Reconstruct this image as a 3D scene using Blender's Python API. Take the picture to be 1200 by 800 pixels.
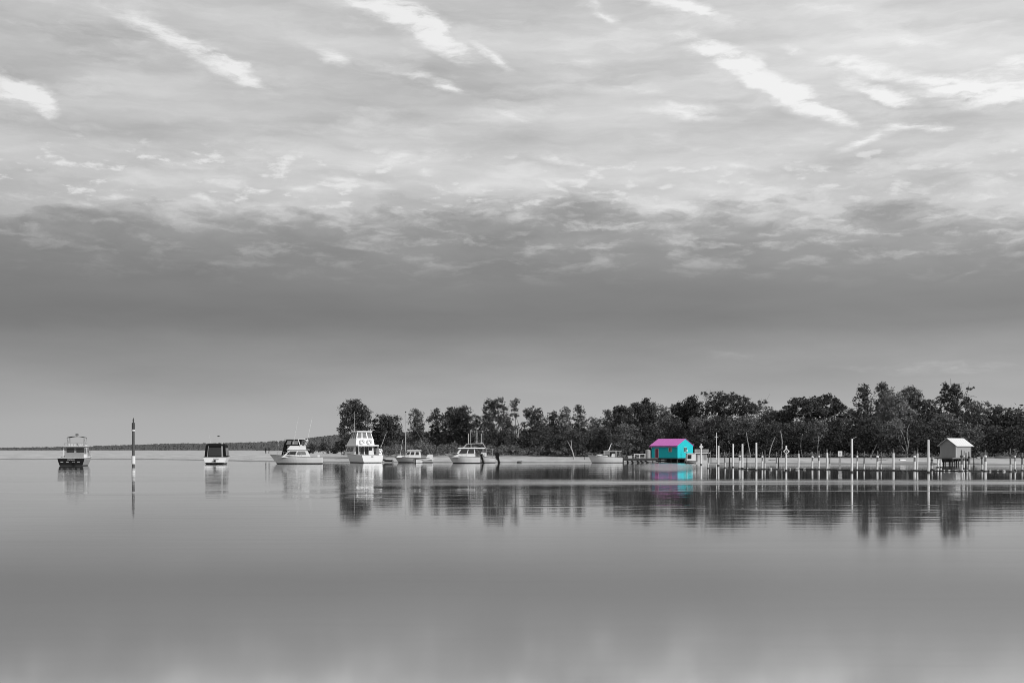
import bpy, math, random
import numpy as np
from mathutils import Vector, Matrix, Euler
R = math.radians
random.seed(7)
for o in list(bpy.data.objects): bpy.data.objects.remove(o)
S = bpy.context.scene
COL = S.collection

# ------------------------------------------------------------------ camera
EYE = 2.1; F = 1500.0; HZ = 527.0        # eye height in metres, focal length and horizon in photo pixels
cd = bpy.data.cameras.new('camera'); cam = bpy.data.objects.new('camera', cd); COL.objects.link(cam)
cam.location = (0, 0, EYE); cam.rotation_euler = (R(90), 0, 0)
cd.sensor_width = 36; cd.lens = 45; cd.shift_y = (HZ-400)/1200
cd.clip_start = .1; cd.clip_end = 30000
S.camera = cam
SUN_AZ = R(125); SUN_EL = R(24)          # compass bearing of the sun from +Y clockwise (right, a little behind the camera)
# ------------------------------------------------------------------ sun
sl = bpy.data.lights.new('sun', 'SUN'); sl.energy = 2.8; sl.angle = R(.6); sl.color = (1, 1, 1)
so = bpy.data.objects.new('sun', sl); COL.objects.link(so)
sdir = Vector((math.sin(SUN_AZ)*math.cos(SUN_EL), math.cos(SUN_AZ)*math.cos(SUN_EL), math.sin(SUN_EL)))
so.rotation_euler = sdir.to_track_quat('Z', 'Y').to_euler(); so.location = (60, -60, 60)
S.view_settings.view_transform = 'Standard'; S.view_settings.look = 'None'
S.view_settings.exposure = 0; S.view_settings.gamma = 1; S.view_settings.use_curve_mapping = False
S.cycles.filter_width = .95; S.cycles.max_bounces = 6; S.cycles.diffuse_bounces = 2; S.cycles.glossy_bounces = 3
S.cycles.transparent_max_bounces = 6; S.cycles.caustics_reflective = False; S.cycles.caustics_refractive = False

class NT:
    """small helper for node trees"""
    def __init__(s, tree): s.t = tree; s.n = tree.nodes; s.l = tree.links
    def new(s, typ, **kw):
        nd = s.n.new(typ)
        for k, v in kw.items(): setattr(nd, k, v)
        return nd
    def put(s, sock, v):
        if isinstance(v, bpy.types.NodeSocket): s.l.new(v, sock)
        else: sock.default_value = v
    def m(s, op, a, b=None, c=None, clamp=False):
        nd = s.new('ShaderNodeMath', operation=op, use_clamp=clamp)
        s.put(nd.inputs[0], a)
        if b is not None: s.put(nd.inputs[1], b)
        if c is not None: s.put(nd.inputs[2], c)
        return nd.outputs[0]
    def noise(s, vec, scale, detail=4, rough=.5, dist=0):
        nd = s.new('ShaderNodeTexNoise'); s.put(nd.inputs['Vector'], vec)
        nd.inputs['Scale'].default_value = scale; nd.inputs['Detail'].default_value = detail
        nd.inputs['Roughness'].default_value = rough; nd.inputs['Distortion'].default_value = dist
        return nd
    def mapping(s, vec, loc=(0,0,0), rot=(0,0,0), sc=(1,1,1), typ='POINT'):
        nd = s.new('ShaderNodeMapping', vector_type=typ); s.put(nd.inputs['Vector'], vec)
        nd.inputs['Location'].default_value = loc; nd.inputs['Rotation'].default_value = rot; nd.inputs['Scale'].default_value = sc
        return nd.outputs[0]
    def rng(s, v, a, b, c=0., d=1., smooth=True):
        nd = s.new('ShaderNodeMapRange', interpolation_type='SMOOTHSTEP' if smooth else 'LINEAR')
        s.put(nd.inputs[0], v)
        for i, q in enumerate((a, b, c, d)): s.put(nd.inputs[i+1], q)
        return nd.outputs[0]
    def ramp(s, fac, stops):
        nd = s.new('ShaderNodeValToRGB'); s.put(nd.inputs[0], fac)
        e = nd.color_ramp.elements
        while len(e) < len(stops): e.new(.5)
        for k, (p, v) in enumerate(stops):
            e[k].position = p
            e[k].color = (v, v, v, 1) if not isinstance(v, tuple) else (*v, 1)
        return nd.outputs[0]

# ------------------------------------------------------------------ world: sky with cloud layers laid out by bearing and elevation
def lin(v): v /= 255.; return v/12.92 if v <= .04045 else ((v+.055)/1.055)**2.4
W = bpy.data.worlds.new('World'); S.world = W; W.use_nodes = True
t = NT(W.node_tree); t.n.clear()
tc = t.new('ShaderNodeTexCoord').outputs['Generated']
sp = t.new('ShaderNodeSeparateXYZ'); t.l.new(tc, sp.inputs[0])
az = t.m('ARCTAN2', sp.outputs[0], sp.outputs[1]); el = t.m('ARCSINE', sp.outputs[2])
U = t.m('MULTIPLY', az, 15.); V = t.m('ABSOLUTE', t.m('MULTIPLY', el, 15.))
cb = t.new('ShaderNodeCombineXYZ'); t.l.new(U, cb.inputs[0]); t.l.new(V, cb.inputs[1]); P = cb.outputs[0]
def sky_uv(px, py):
    u = (px-600)/F; v = (HZ-py)/F
    return math.atan(u)*15, math.atan(v/math.sqrt(1+u*u))*15
def VV(py): return math.atan((HZ-py)/F)*15
# domain warp, wind drawn from upper left to lower right
wp = t.noise(t.mapping(P, rot=(0,0,R(24)), sc=(.9,2.6,1)), 1.5, 6, .62)
sub = t.new('ShaderNodeVectorMath', operation='SUBTRACT'); t.l.new(wp.outputs['Color'], sub.inputs[0]); sub.inputs[1].default_value = (.5,.5,.5)
scl = t.new('ShaderNodeVectorMath', operation='MULTIPLY'); t.l.new(sub.outputs[0], scl.inputs[0]); scl.inputs[1].default_value = (.55,.22,0)
ad = t.new('ShaderNodeVectorMath', operation='ADD'); t.l.new(P, ad.inputs[0]); t.l.new(scl.outputs[0], ad.inputs[1]); PW = ad.outputs[0]
n_streak = t.noise(t.mapping(PW, rot=(0,0,R(27)), sc=(.45,2.0,1)), 1.5, 7, .6).outputs[0]
n_flat = t.noise(t.mapping(PW, sc=(.28,1.7,1)), 1.2, 6, .58).outputs[0]
n_edge = t.noise(t.mapping(PW, loc=(3,1,0), rot=(0,0,R(24)), sc=(.6,1.9,1)), 1.25, 7, .6).outputs[0]
n_soft = t.noise(t.mapping(P, loc=(7,3,0), sc=(.25,.9,1)), .9, 3, .5).outputs[0]
# elevation profile of the layers; the ragged upper edge of the bank comes from the noise
edge_amt = t.rng(V, VV(350), VV(270), .12, 1.)
bend = t.m('MULTIPLY', t.m('SUBTRACT', t.rng(n_edge, .28, .72, smooth=False), .5), t.m('MULTIPLY', edge_amt, .62))
slope = t.m('MULTIPLY', t.m('MULTIPLY', t.m('MINIMUM', t.m('ABSOLUTE', U), 7.), t.m('MINIMUM', t.m('ABSOLUTE', U), 7.)), t.rng(V, VV(365), VV(265), 0., .007))
V2 = t.m('ADD', t.m('ADD', V, bend), slope)
VM = 14.
prof = t.ramp(t.m('DIVIDE', V2, VM), [(VV(y)/VM, lin(v)) for y, v in
    ((527,182),(495,178),(458,167),(425,154),(402,142),(386,129),(370,124),(330,131),(300,141),(280,149),(262,157),(249,178),(238,198),(200,206),(120,203),(0,202))] + [(.62, lin(222)), (1., lin(236))])
side = t.m('ADD', 1., t.m('MULTIPLY', t.rng(U, -6., 6., -1., 1., False), t.rng(V, 0., 1.2, .06, .17)))
base = t.m('MULTIPLY', prof, side)
up = t.rng(V, VV(262), VV(225), 0., 1.)
low = t.rng(V, VV(520), VV(440), 0., 1.)
mod = t.m('ADD', t.m('MULTIPLY', t.m('SUBTRACT', n_flat, .5), t.m('ADD', t.m('MULTIPLY', up, .8), .3)), t.m('MULTIPLY', t.m('SUBTRACT', n_soft, .5), .5))
mod = t.m('MULTIPLY', mod, low)
base = t.m('MULTIPLY', base, t.m('ADD', 1., mod))
# wisps inside the bank
fib = t.noise(t.mapping(PW, loc=(2,9,0), rot=(0,0,R(36)), sc=(.75,2.9,1)), 2.1, 7, .62).outputs[0]
w2 = t.m('MULTIPLY', t.rng(fib, .47, .74), t.m('MULTIPLY', t.m('MULTIPLY', t.rng(V, VV(350), VV(262)), t.rng(V, VV(205), VV(245))), t.rng(U, -6., 6.,   .30, .58)))
cir = t.m('MULTIPLY', t.rng(n_streak, .48, .74), t.m('MULTIPLY', up, .42))
# small scattered puffs above the bank
scs = t.new('ShaderNodeVectorMath', operation='MULTIPLY_ADD'); t.l.new(sub.outputs[0], scs.inputs[0]); scs.inputs[1].default_value = (.22,.07,0); t.l.new(P, scs.inputs[2])
puff_n = t.noise(t.mapping(scs.outputs[0], loc=(1.3,5.2,0), rot=(0,0,R(5)), sc=(1.,2.9,1)), 2.5, 6, .58).outputs[0]
puff_m = t.m('MULTIPLY', t.rng(V, VV(262), VV(235)), t.rng(V, VV(165), VV(195)))
puff = t.m('MULTIPLY', t.rng(puff_n, .53, .68), t.m('MULTIPLY', puff_m, t.rng(U, -6., 6., .75, .4)))
# the larger white clouds: bearing, elevation, half length, half width, tilt, weight
BL = [(232,58,85,15,31,.8),(278,80,40,10,30,1.3),(140,20,90,15,24,.6),(190,42,60,12,27,.5),(18,105,46,22,12,1.5),(44,122,24,12,48,1.0),
 (60,52,45,13,18,.4),(392,70,30,9,24,1.0),(350,32,70,22,18,.35),
 (478,18,88,24,26,1.3),(512,40,38,15,40,1.2),(415,6,55,14,10,.7),(577,65,25,8,42,1.1),(478,86,42,11,14,.8),(532,104,19,8,14,1.1),
 (603,138,28,9,20,1.1),(675,73,32,8,6,.7),(708,14,55,8,36,.8),(788,4,55,16,18,1.0),(748,103,30,7,12,.8),(740,135,90,26,0,.3),
 (838,60,62,20,24,1.1),(885,85,60,17,31,1.1),(930,112,75,18,27,1.35),(965,130,34,8,24,.9),(808,130,40,12,4,1.2),
 (820,14,60,9,24,.7),(972,10,48,12,10,.8),(995,78,48,13,14,1.1),(1062,48,60,11,12,1.0),(1008,104,46,11,22,.8),(1046,114,32,10,26,1.0),
 (1080,92,80,10,18,1.0),(1135,105,80,15,4,1.2),(1185,112,70,18,0,1.1),(1150,84,40,9,0,.8),(1194,72,24,14,0,1.1),
 (1014,164,32,7,-14,.8),(1052,148,26,6,6,1.1),(1102,152,28,7,8,1.1),(1000,172,22,6,-20,.8),(930,57,14,5,8,1.1),
 (468,181,22,8,0,1.0),(435,195,46,10,-6,.8),(420,216,40,7,8,1.0),(355,222,28,8,0,1.0),(262,214,30,8,0,1.0),(134,230,24,6,0,.9),(98,238,22,6,4,.8),(240,235,30,7,22,.8),
 (648,219,20,7,22,1.2),(905,223,22,8,10,.9),(865,196,34,5,8,.8),(650,188,40,7,8,.8),(500,202,16,5,4,1.0),
 (1135,318,44,7,-30,.36),(1175,262,80,18,0,.42),(870,417,62,6,1,.30),(1120,432,120,9,0,.36),(1000,425,150,9,0,.16),(720,400,120,9,0,.12),(95,288,60,12,24,.3)]
acc = None
for (cx, cy, hl, hw, an, wt) in BL:
    u, v = sky_uv(cx, cy)
    mp = t.mapping(PW, (u, v, 0), (0, 0, R(-an)), (hl/100*1.5, hw/100*1.25, 1), 'TEXTURE')
    g = t.new('ShaderNodeTexGradient', gradient_type='SPHERICAL'); t.l.new(mp, g.inputs[0])
    acc = t.m('MULTIPLY', g.outputs['Fac'], wt) if acc is None else t.m('MULTIPLY_ADD', g.outputs['Fac'], wt, acc)
fine = t.noise(t.mapping(PW, rot=(0,0,R(27)), sc=(.8,3.4,1)), 2.2, 7, .62).outputs[0]
blobs = t.m('MULTIPLY', acc, t.m('ADD', .0, t.m('MULTIPLY', t.rng(fine, .25, .75, smooth=False), 1.75)))
blobs = t.m('MULTIPLY', t.rng(blobs, .08, 1.35), .96)
cl = t.m('MAXIMUM', t.m('MAXIMUM', blobs, puff), t.m('ADD', cir, w2))
white = t.m('MULTIPLY', t.rng(U, -6., 6., .93, 1.04, False), .93)
mixc = t.new('ShaderNodeMix', data_type='FLOAT'); t.put(mixc.inputs[0], t.m('MINIMUM', cl, .96)); t.put(mixc.inputs[2], base); t.put(mixc.inputs[3], white)
clouds = t.m('MULTIPLY', mixc.outputs[0], 9.3)
sky = t.new('ShaderNodeTexSky', sky_type='NISHITA'); sky.sun_disc = False; sky.sun_elevation = SUN_EL; sky.sun_rotation = SUN_AZ
bw = t.new('ShaderNodeRGBToBW'); t.l.new(sky.outputs[0], bw.inputs[0])
tot = t.m('ADD', clouds, t.m('MULTIPLY', t.m('MINIMUM', bw.outputs[0], 8.), .06))
bg = t.new('ShaderNodeBackground'); t.l.new(tot, bg.inputs[0]); bg.inputs[1].default_value = .1
wo = t.new('ShaderNodeOutputWorld'); t.l.new(bg.outputs[0], wo.inputs[0])
W.cycles.sampling_method = 'MANUAL'; W.cycles.sample_map_resolution = 512

# ------------------------------------------------------------------ materials
MATS = {}
def mat(name, col, rough=.6, var=.15, scale=3., metal=0., spec=.5, bump=0., bscale=None, island=0., trans=0.):
    if name in MATS: return MATS[name]
    m = bpy.data.materials.new(name); m.use_nodes = True; q = NT(m.node_tree)
    b = q.n['Principled BSDF']
    c = col if isinstance(col, tuple) else (col, col, col)
    tx = q.new('ShaderNodeTexCoord').outputs['Object']
    nz = q.noise(tx, scale, 5, .6)
    f = q.m('ADD', 1-var, q.m('MULTIPLY', nz.outputs[0], 2*var))
    if island:
        gi = q.new('ShaderNodeNewGeometry')
        f = q.m('MULTIPLY', f, q.m('ADD', 1-island, q.m('MULTIPLY', gi.outputs['Random Per Island'], 2*island)))
    vm = q.new('ShaderNodeVectorMath', operation='SCALE'); vm.inputs[0].default_value = c; q.put(vm.inputs['Scale'], f)
    q.l.new(vm.outputs[0], b.inputs['Base Color'])
    b.inputs['Roughness'].default_value = rough; b.inputs['Metallic'].default_value = metal
    b.inputs['Specular IOR Level'].default_value = spec
    if trans:
        tl = q.new('ShaderNodeBsdfTranslucent'); q.l.new(vm.outputs[0], tl.inputs[0])
        ms = q.new('ShaderNodeMixShader'); ms.inputs[0].default_value = trans
        q.l.new(b.outputs[0], ms.inputs[1]); q.l.new(tl.outputs[0], ms.inputs[2]); q.l.new(ms.outputs[0], q.n['Material Output'].inputs[0])
    if bump:
        bn = q.noise(tx, bscale or scale*4, 6, .6); bp = q.new('ShaderNodeBump'); bp.inputs['Strength'].default_value = bump
        q.l.new(bn.outputs[0], bp.inputs['Height']); q.l.new(bp.outputs[0], b.inputs['Normal'])
    MATS[name] = m; return m
gel = mat('white gelcoat', .76, .35, .08, 1.2)
gelw = mat('weathered gelcoat', .56, .5, .14, 1.5)
grey = mat('grey paint', .3, .5, .12, 2)
dark = mat('black paint', .008, .6, .2, 2, spec=.15)
antif = mat('antifouling', .02, .8, .3, 3)
glass = mat('dark glass', .02, .08, .1, 1, spec=.8)
clear = mat('clear vinyl', .2, .6, .25, 1.5, spec=.15)
canvas = mat('dark canvas', .010, .95, .3, 2, spec=.1)
steel = mat('stainless steel', .5, .3, .1, 4, metal=.7)
alu = mat('white tube', .7, .4, .05, 4)
rubber = mat('black rubber', .02, .6, .2, 4)
deckm = mat('deck paint', .5, .6, .1, 3)
timber = mat('weathered timber', .16, .85, .35, 5, bump=.4)
dtimber = mat('dark wet timber', .035, .8, .4, 5, bump=.4)
wpaint = mat('white post paint', .72, .55, .1, 3)
roofw = mat('galvanised roofing', .68, .45, .08, 2)
bark = mat('bark', .13, .9, .35, 4)
palebark = mat('pale bark', .34, .85, .25, 3)
shirt = mat('dark clothing', .02, .9, .3, 5)
feather = mat('dark feathers', .03, .8, .2, 5)
rockm = mat('driftwood', .2, .9, .3, 4)
leafs = [mat('foliage dark', .068, .65, .25, .8, spec=.25, island=.45, trans=.12),
         mat('foliage mid', .14, .65, .25, .8, spec=.25, island=.45, trans=.12),
         mat('foliage pale', .21, .65, .25, .8, spec=.25, island=.4, trans=.15)]
scrubm = mat('dune scrub', .11, .8, .4, .35, island=.5)
teal = mat('teal weatherboards', (0., .46, .52), .6, .06, 1.2)
pink = mat('pink roofing', (.62, .10, .50), .5, .06, 1.2)
maroon = mat('maroon door', (.16, .02, .05), .6, .1, 3)
palepink = mat('pale trim paint', (.55, .42, .46), .6, .08, 3)
orange = mat('orange curtain', (.30, .10, .03), .8, .3, 3)

# weatherboards: fine horizontal relief for the sheds
def boards(name, col, axis='Z', pitch=.17, strength=.5, vertical=False):
    m = mat(name, col, .65, .07, 1.5); q = NT(m.node_tree); b = q.n['Principled BSDF']
    tx = q.new('ShaderNodeTexCoord').outputs['Object']
    wv = q.new('ShaderNodeTexWave', wave_type='BANDS', bands_direction=axis, wave_profile='SAW')
    q.l.new(tx, wv.inputs[0]); wv.inputs['Scale'].default_value = 1/pitch/3.14159/1.0*1.57
    bp = q.new('ShaderNodeBump'); bp.inputs['Strength'].default_value = strength; bp.inputs['Distance'].default_value = .02
    q.l.new(wv.outputs[1], bp.inputs['Height']); q.l.new(bp.outputs[0], b.inputs['Normal'])
    return m
tealb = boards('teal boards', (0., .49, .54)); shedb = boards('grey boards', .32); pinkb = boards('pink corrugated roof', (.50,.13,.43), 'X', .2)

# ------------------------------------------------------------------ mesh helpers
class MB:
    def __init__(s): s.v = []; s.f = []; s.mi = []
    def add(s, vs, fs, mi=0):
        k = len(s.v); s.v += [tuple(p) for p in vs]; s.f += [tuple(k+i for i in f) for f in fs]; s.mi += [mi]*len(fs); return s
    def box(s, x0, x1, y0, y1, z0, z1, mi=0):
        return s.add([(x0,y0,z0),(x1,y0,z0),(x1,y1,z0),(x0,y1,z0),(x0,y0,z1),(x1,y0,z1),(x1,y1,z1),(x0,y1,z1)],
                     [(0,3,2,1),(4,5,6,7),(0,1,5,4),(1,2,6,5),(2,3,7,6),(3,0,4,7)], mi)
    def frus(s, b, z0, tp, z1, mi=0):
        """b, tp = (x_aft, x_fore, width): a raked cabin block"""
        a = [(b[0],-b[2]/2,z0),(b[1],-b[2]/2,z0),(b[1],b[2]/2,z0),(b[0],b[2]/2,z0),(tp[0],-tp[2]/2,z1),(tp[1],-tp[2]/2,z1),(tp[1],tp[2]/2,z1),(tp[0],tp[2]/2,z1)]
        s.add(a, [(0,3,2,1),(4,5,6,7),(0,1,5,4),(1,2,6,5),(2,3,7,6),(3,0,4,7)], mi)
        a = [Vector(p) for p in a]
        return {'starboard': (a[0],a[1],a[5],a[4]), 'fore': (a[1],a[2],a[6],a[5]), 'port': (a[2],a[3],a[7],a[6]), 'aft': (a[3],a[0],a[4],a[7])}
    def panel(s, q, u0, u1, v0, v1, th=.03, mi=0):
        """thin solid pane standing proud of the quad q"""
        n = (q[1]-q[0]).cross(q[3]-q[0]).normalized()
        P = lambda u, v: (q[0]*(1-u)+q[1]*u)*(1-v)+(q[3]*(1-u)+q[2]*u)*v
        c = [P(u0,v0),P(u1,v0),P(u1,v1),P(u0,v1)]
        lo = [p-n*.02 for p in c]; hi = [p+n*th for p in c]
        return s.add(lo+hi, [(0,3,2,1),(4,5,6,7),(0,1,5,4),(1,2,6,5),(2,3,7,6),(3,0,4,7)], mi)
    def tube(s, pts, r, n=6, mi=0, cap=True):
        pts = [Vector(p) for p in pts]; rs = r if isinstance(r, (list, tuple)) else [r]*len(pts)
        k = len(s.v); up = None
        for i, p in enumerate(pts):
            d = (pts[min(i+1,len(pts)-1)]-pts[max(i-1,0)]).normalized()
            a = Vector((0,0,1)) if abs(d.z) < .9 else Vector((1,0,0))
            e1 = d.cross(a).normalized(); e2 = d.cross(e1)
            if up is not None and e1.dot(up) < 0: e1 = -e1; e2 = -e2
            up = e1
            for j in range(n):
                th = 2*math.pi*j/n; s.v.append(tuple(p+(e1*math.cos(th)+e2*math.sin(th))*rs[i]))
        for i in range(len(pts)-1):
            for j in range(n):
                a = k+i*n+j; b = k+i*n+(j+1) % n; s.f.append((a, b, b+n, a+n)); s.mi.append(mi)
        if cap:
            s.f.append(tuple(k+j for j in range(n))); s.f.append(tuple(k+(len(pts)-1)*n+j for j in reversed(range(n)))); s.mi += [mi, mi]
        return s
    def lathe(s, prof, n=10, c=(0,0,0), mi=0):
        k = len(s.v)
        for (r, z) in prof:
            for j in range(n):
                th = 2*math.pi*j/n; s.v.append((c[0]+r*math.cos(th), c[1]+r*math.sin(th), c[2]+z))
        for i in range(len(prof)-1):
            for j in range(n):
                a = k+i*n+j; b = k+i*n+(j+1) % n; s.f.append((a,b,b+n,a+n)); s.mi.append(mi)
        s.f.append(tuple(k+j for j in reversed(range(n)))); s.f.append(tuple(k+(len(prof)-1)*n+j for j in range(n))); s.mi += [mi, mi]
        return s
    def ell(s, c, r, n=8, m=6, mi=0):
        prof = [(max(.02, math.sin(math.pi*i/m)), -math.cos(math.pi*i/m)) for i in range(m+1)]
        k = len(s.v); s.lathe(prof, n, mi=mi)
        for i in range(k, len(s.v)):
            x, y, z = s.v[i]; s.v[i] = (c[0]+x*r[0], c[1]+y*r[1], c[2]+z*r[2])
        return s
    def torus(s, c, R0, r0, axis='X', n=16, mi=0):
        pts = []
        for i in range(n+1):
            a = 2*math.pi*i/n
            pts.append((c[0], c[1]+R0*math.cos(a), c[2]+R0*math.sin(a)) if axis == 'X' else (c[0]+R0*math.cos(a), c[1], c[2]+R0*math.sin(a)))
        return s.tube(pts, r0, 6, mi)
    def build(s, name, mats, parent=None, smooth=False, loc=None):
        me = bpy.data.meshes.new(name); me.from_pydata(s.v, [], s.f); me.update()
        if not isinstance(mats, (list, tuple)): mats = [mats]
        for m in mats: me.materials.append(m)
        if len(mats) > 1: me.polygons.foreach_set('material_index', s.mi)
        if smooth: me.polygons.foreach_set('use_smooth', [True]*len(me.polygons))
        o = bpy.data.objects.new(name, me); COL.objects.link(o)
        if parent: o.parent = parent
        if loc: o.location = loc
        return o
def FRU(*a):
    m = MB(); m.frus(*a); return m
def tag(o, label=None, cat=None, group=None, kind=None):
    for k, v in (('label', label), ('category', cat), ('group', group), ('kind', kind)):
        if v: o[k] = v
    return o
def thing(name, label, cat, loc=(0,0,0), rz=0., group=None):
    o = bpy.data.objects.new(name, None); COL.objects.link(o); o.location = loc; o.rotation_euler = (0,0,rz); o.empty_display_size = .3
    return tag(o, label, cat, group)
def at(px, d, z=0.): return Vector(((px-600)/F*d, d, z))
def zat(py, d): return EYE + (HZ-py)/F*d
def wd(py): return EYE*F/(py-HZ)
def tree_copy(o, parent=None):
    c = o.copy(); COL.objects.link(c)
    if parent: c.parent = parent
    for ch in o.children: tree_copy(ch, c)
    return c

# ------------------------------------------------------------------ ground: one sheet of sand and land with a shoreline
SHP = [-2000, 180, 300, 400, 600, 690, 728, 765, 802, 818, 845, 1000, 1092, 1100, 1140, 1150, 1200, 3500]
SHD = [290, 286, 235, 219, 214, 214, 218, 225, 225, 207, 200, 191, 185, 190, 190, 182, 179, 150]
def shore(px): return np.interp(px, SHP, SHD)
def ground_z(px, d):
    D = shore(px); s = d-D
    l1 = np.interp(s, [-20, 0, 12, 60, 230, 2000], [-1.5, 0, .28, .95, 1.62, 1.7])
    l2 = np.interp(s, [-20, 0, 6, 24, 60, 2000], [-1.5, 0, .35, 1.15, 1.4, 1.7])
    l3 = np.interp(s, [-20, 0, 6, 20, 60, 2000], [-1.5, 0, .3, .72, 1.1, 1.7])
    a = np.clip((px-395)/110, 0, 1); b = np.clip((px-690)/120, 0, 1)
    return (l1*(1-a)+l2*a)*(1-b)+l3*b
def gz(px, d): return float(ground_z(np.float64(px), np.float64(d)))
def make_ground():
    cols = np.concatenate([np.linspace(-1800, -40, 40), np.linspace(-20, 1220, 420), np.linspace(1240, 3000, 40)])
    ss = np.concatenate([np.linspace(-14, 30, 70), np.linspace(31, 90, 40), np.geomspace(92, 9000, 50)])
    PX, SS = np.meshgrid(cols, ss); D = shore(PX)+SS
    rs = np.random.RandomState(3)
    ph = rs.rand(8)*6.28
    wob = sum(np.sin(PX/(9.+7*i)+ph[i])*(.35+.1*i) for i in range(4))*.55   # ragged waterline
    Z = ground_z(PX, D+wob*np.clip((30-SS)/30, 0, 1))
    X = (PX-600)/F*D
    Z += (np.sin(X*.9+D*.35)*np.sin(D*.6-X*.2)*.03+np.sin(X*.21+2)*np.sin(D*.17)*.06)*np.clip(SS/8, 0, 1)
    v = np.stack([X, D, Z], -1).reshape(-1, 3); n = len(cols); r = len(ss)
    i = np.arange(r-1)[:,None]*n+np.arange(n-1)[None,:]
    f = np.stack([i, i+1, i+1+n, i+n], -1).reshape(-1, 4)
    me = bpy.data.meshes.new('ground'); me.from_pydata(v.tolist(), [], f.tolist()); me.polygons.foreach_set('use_smooth', [True]*len(f))
    m = bpy.data.materials.new('sand'); m.use_nodes = True; q = NT(m.node_tree); b = q.n['Principled BSDF']
    geo = q.new('ShaderNodeNewGeometry').outputs['Position']; s3 = q.new('ShaderNodeSeparateXYZ'); q.l.new(geo, s3.inputs[0])
    nz = q.noise(q.mapping(geo, sc=(.5,.12,1)), .8, 7, .65).outputs[0]
    n2 = q.noise(q.mapping(geo, sc=(.07,.035,1)), 1., 5, .6).outputs[0]
    wet = q.rng(q.m('ADD', s3.outputs[2], q.m('MULTIPLY', n2, .12)), .10, .24)
    c = q.m('MULTIPLY', q.ramp(wet, [(0, .19), (1, .42)]), q.m('ADD', .45, q.m('MULTIPLY', nz, .95)))
    # litter and low growth in the dry sand
    deb = q.m('MULTIPLY', q.rng(q.noise(q.mapping(geo, sc=(1,.35,1)), 1.6, 6, .7).outputs[0], .62, .7), .6)
    c = q.m('MULTIPLY', c, q.m('SUBTRACT', 1., deb))
    q.l.new(c, b.inputs['Base Color']); b.inputs['Roughness'].default_value = .9; b.inputs['Specular IOR Level'].default_value = .2
    me.materials.append(m)
    o = bpy.data.objects.new('ground', me); COL.objects.link(o); o['kind'] = 'structure'
make_ground()

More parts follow.
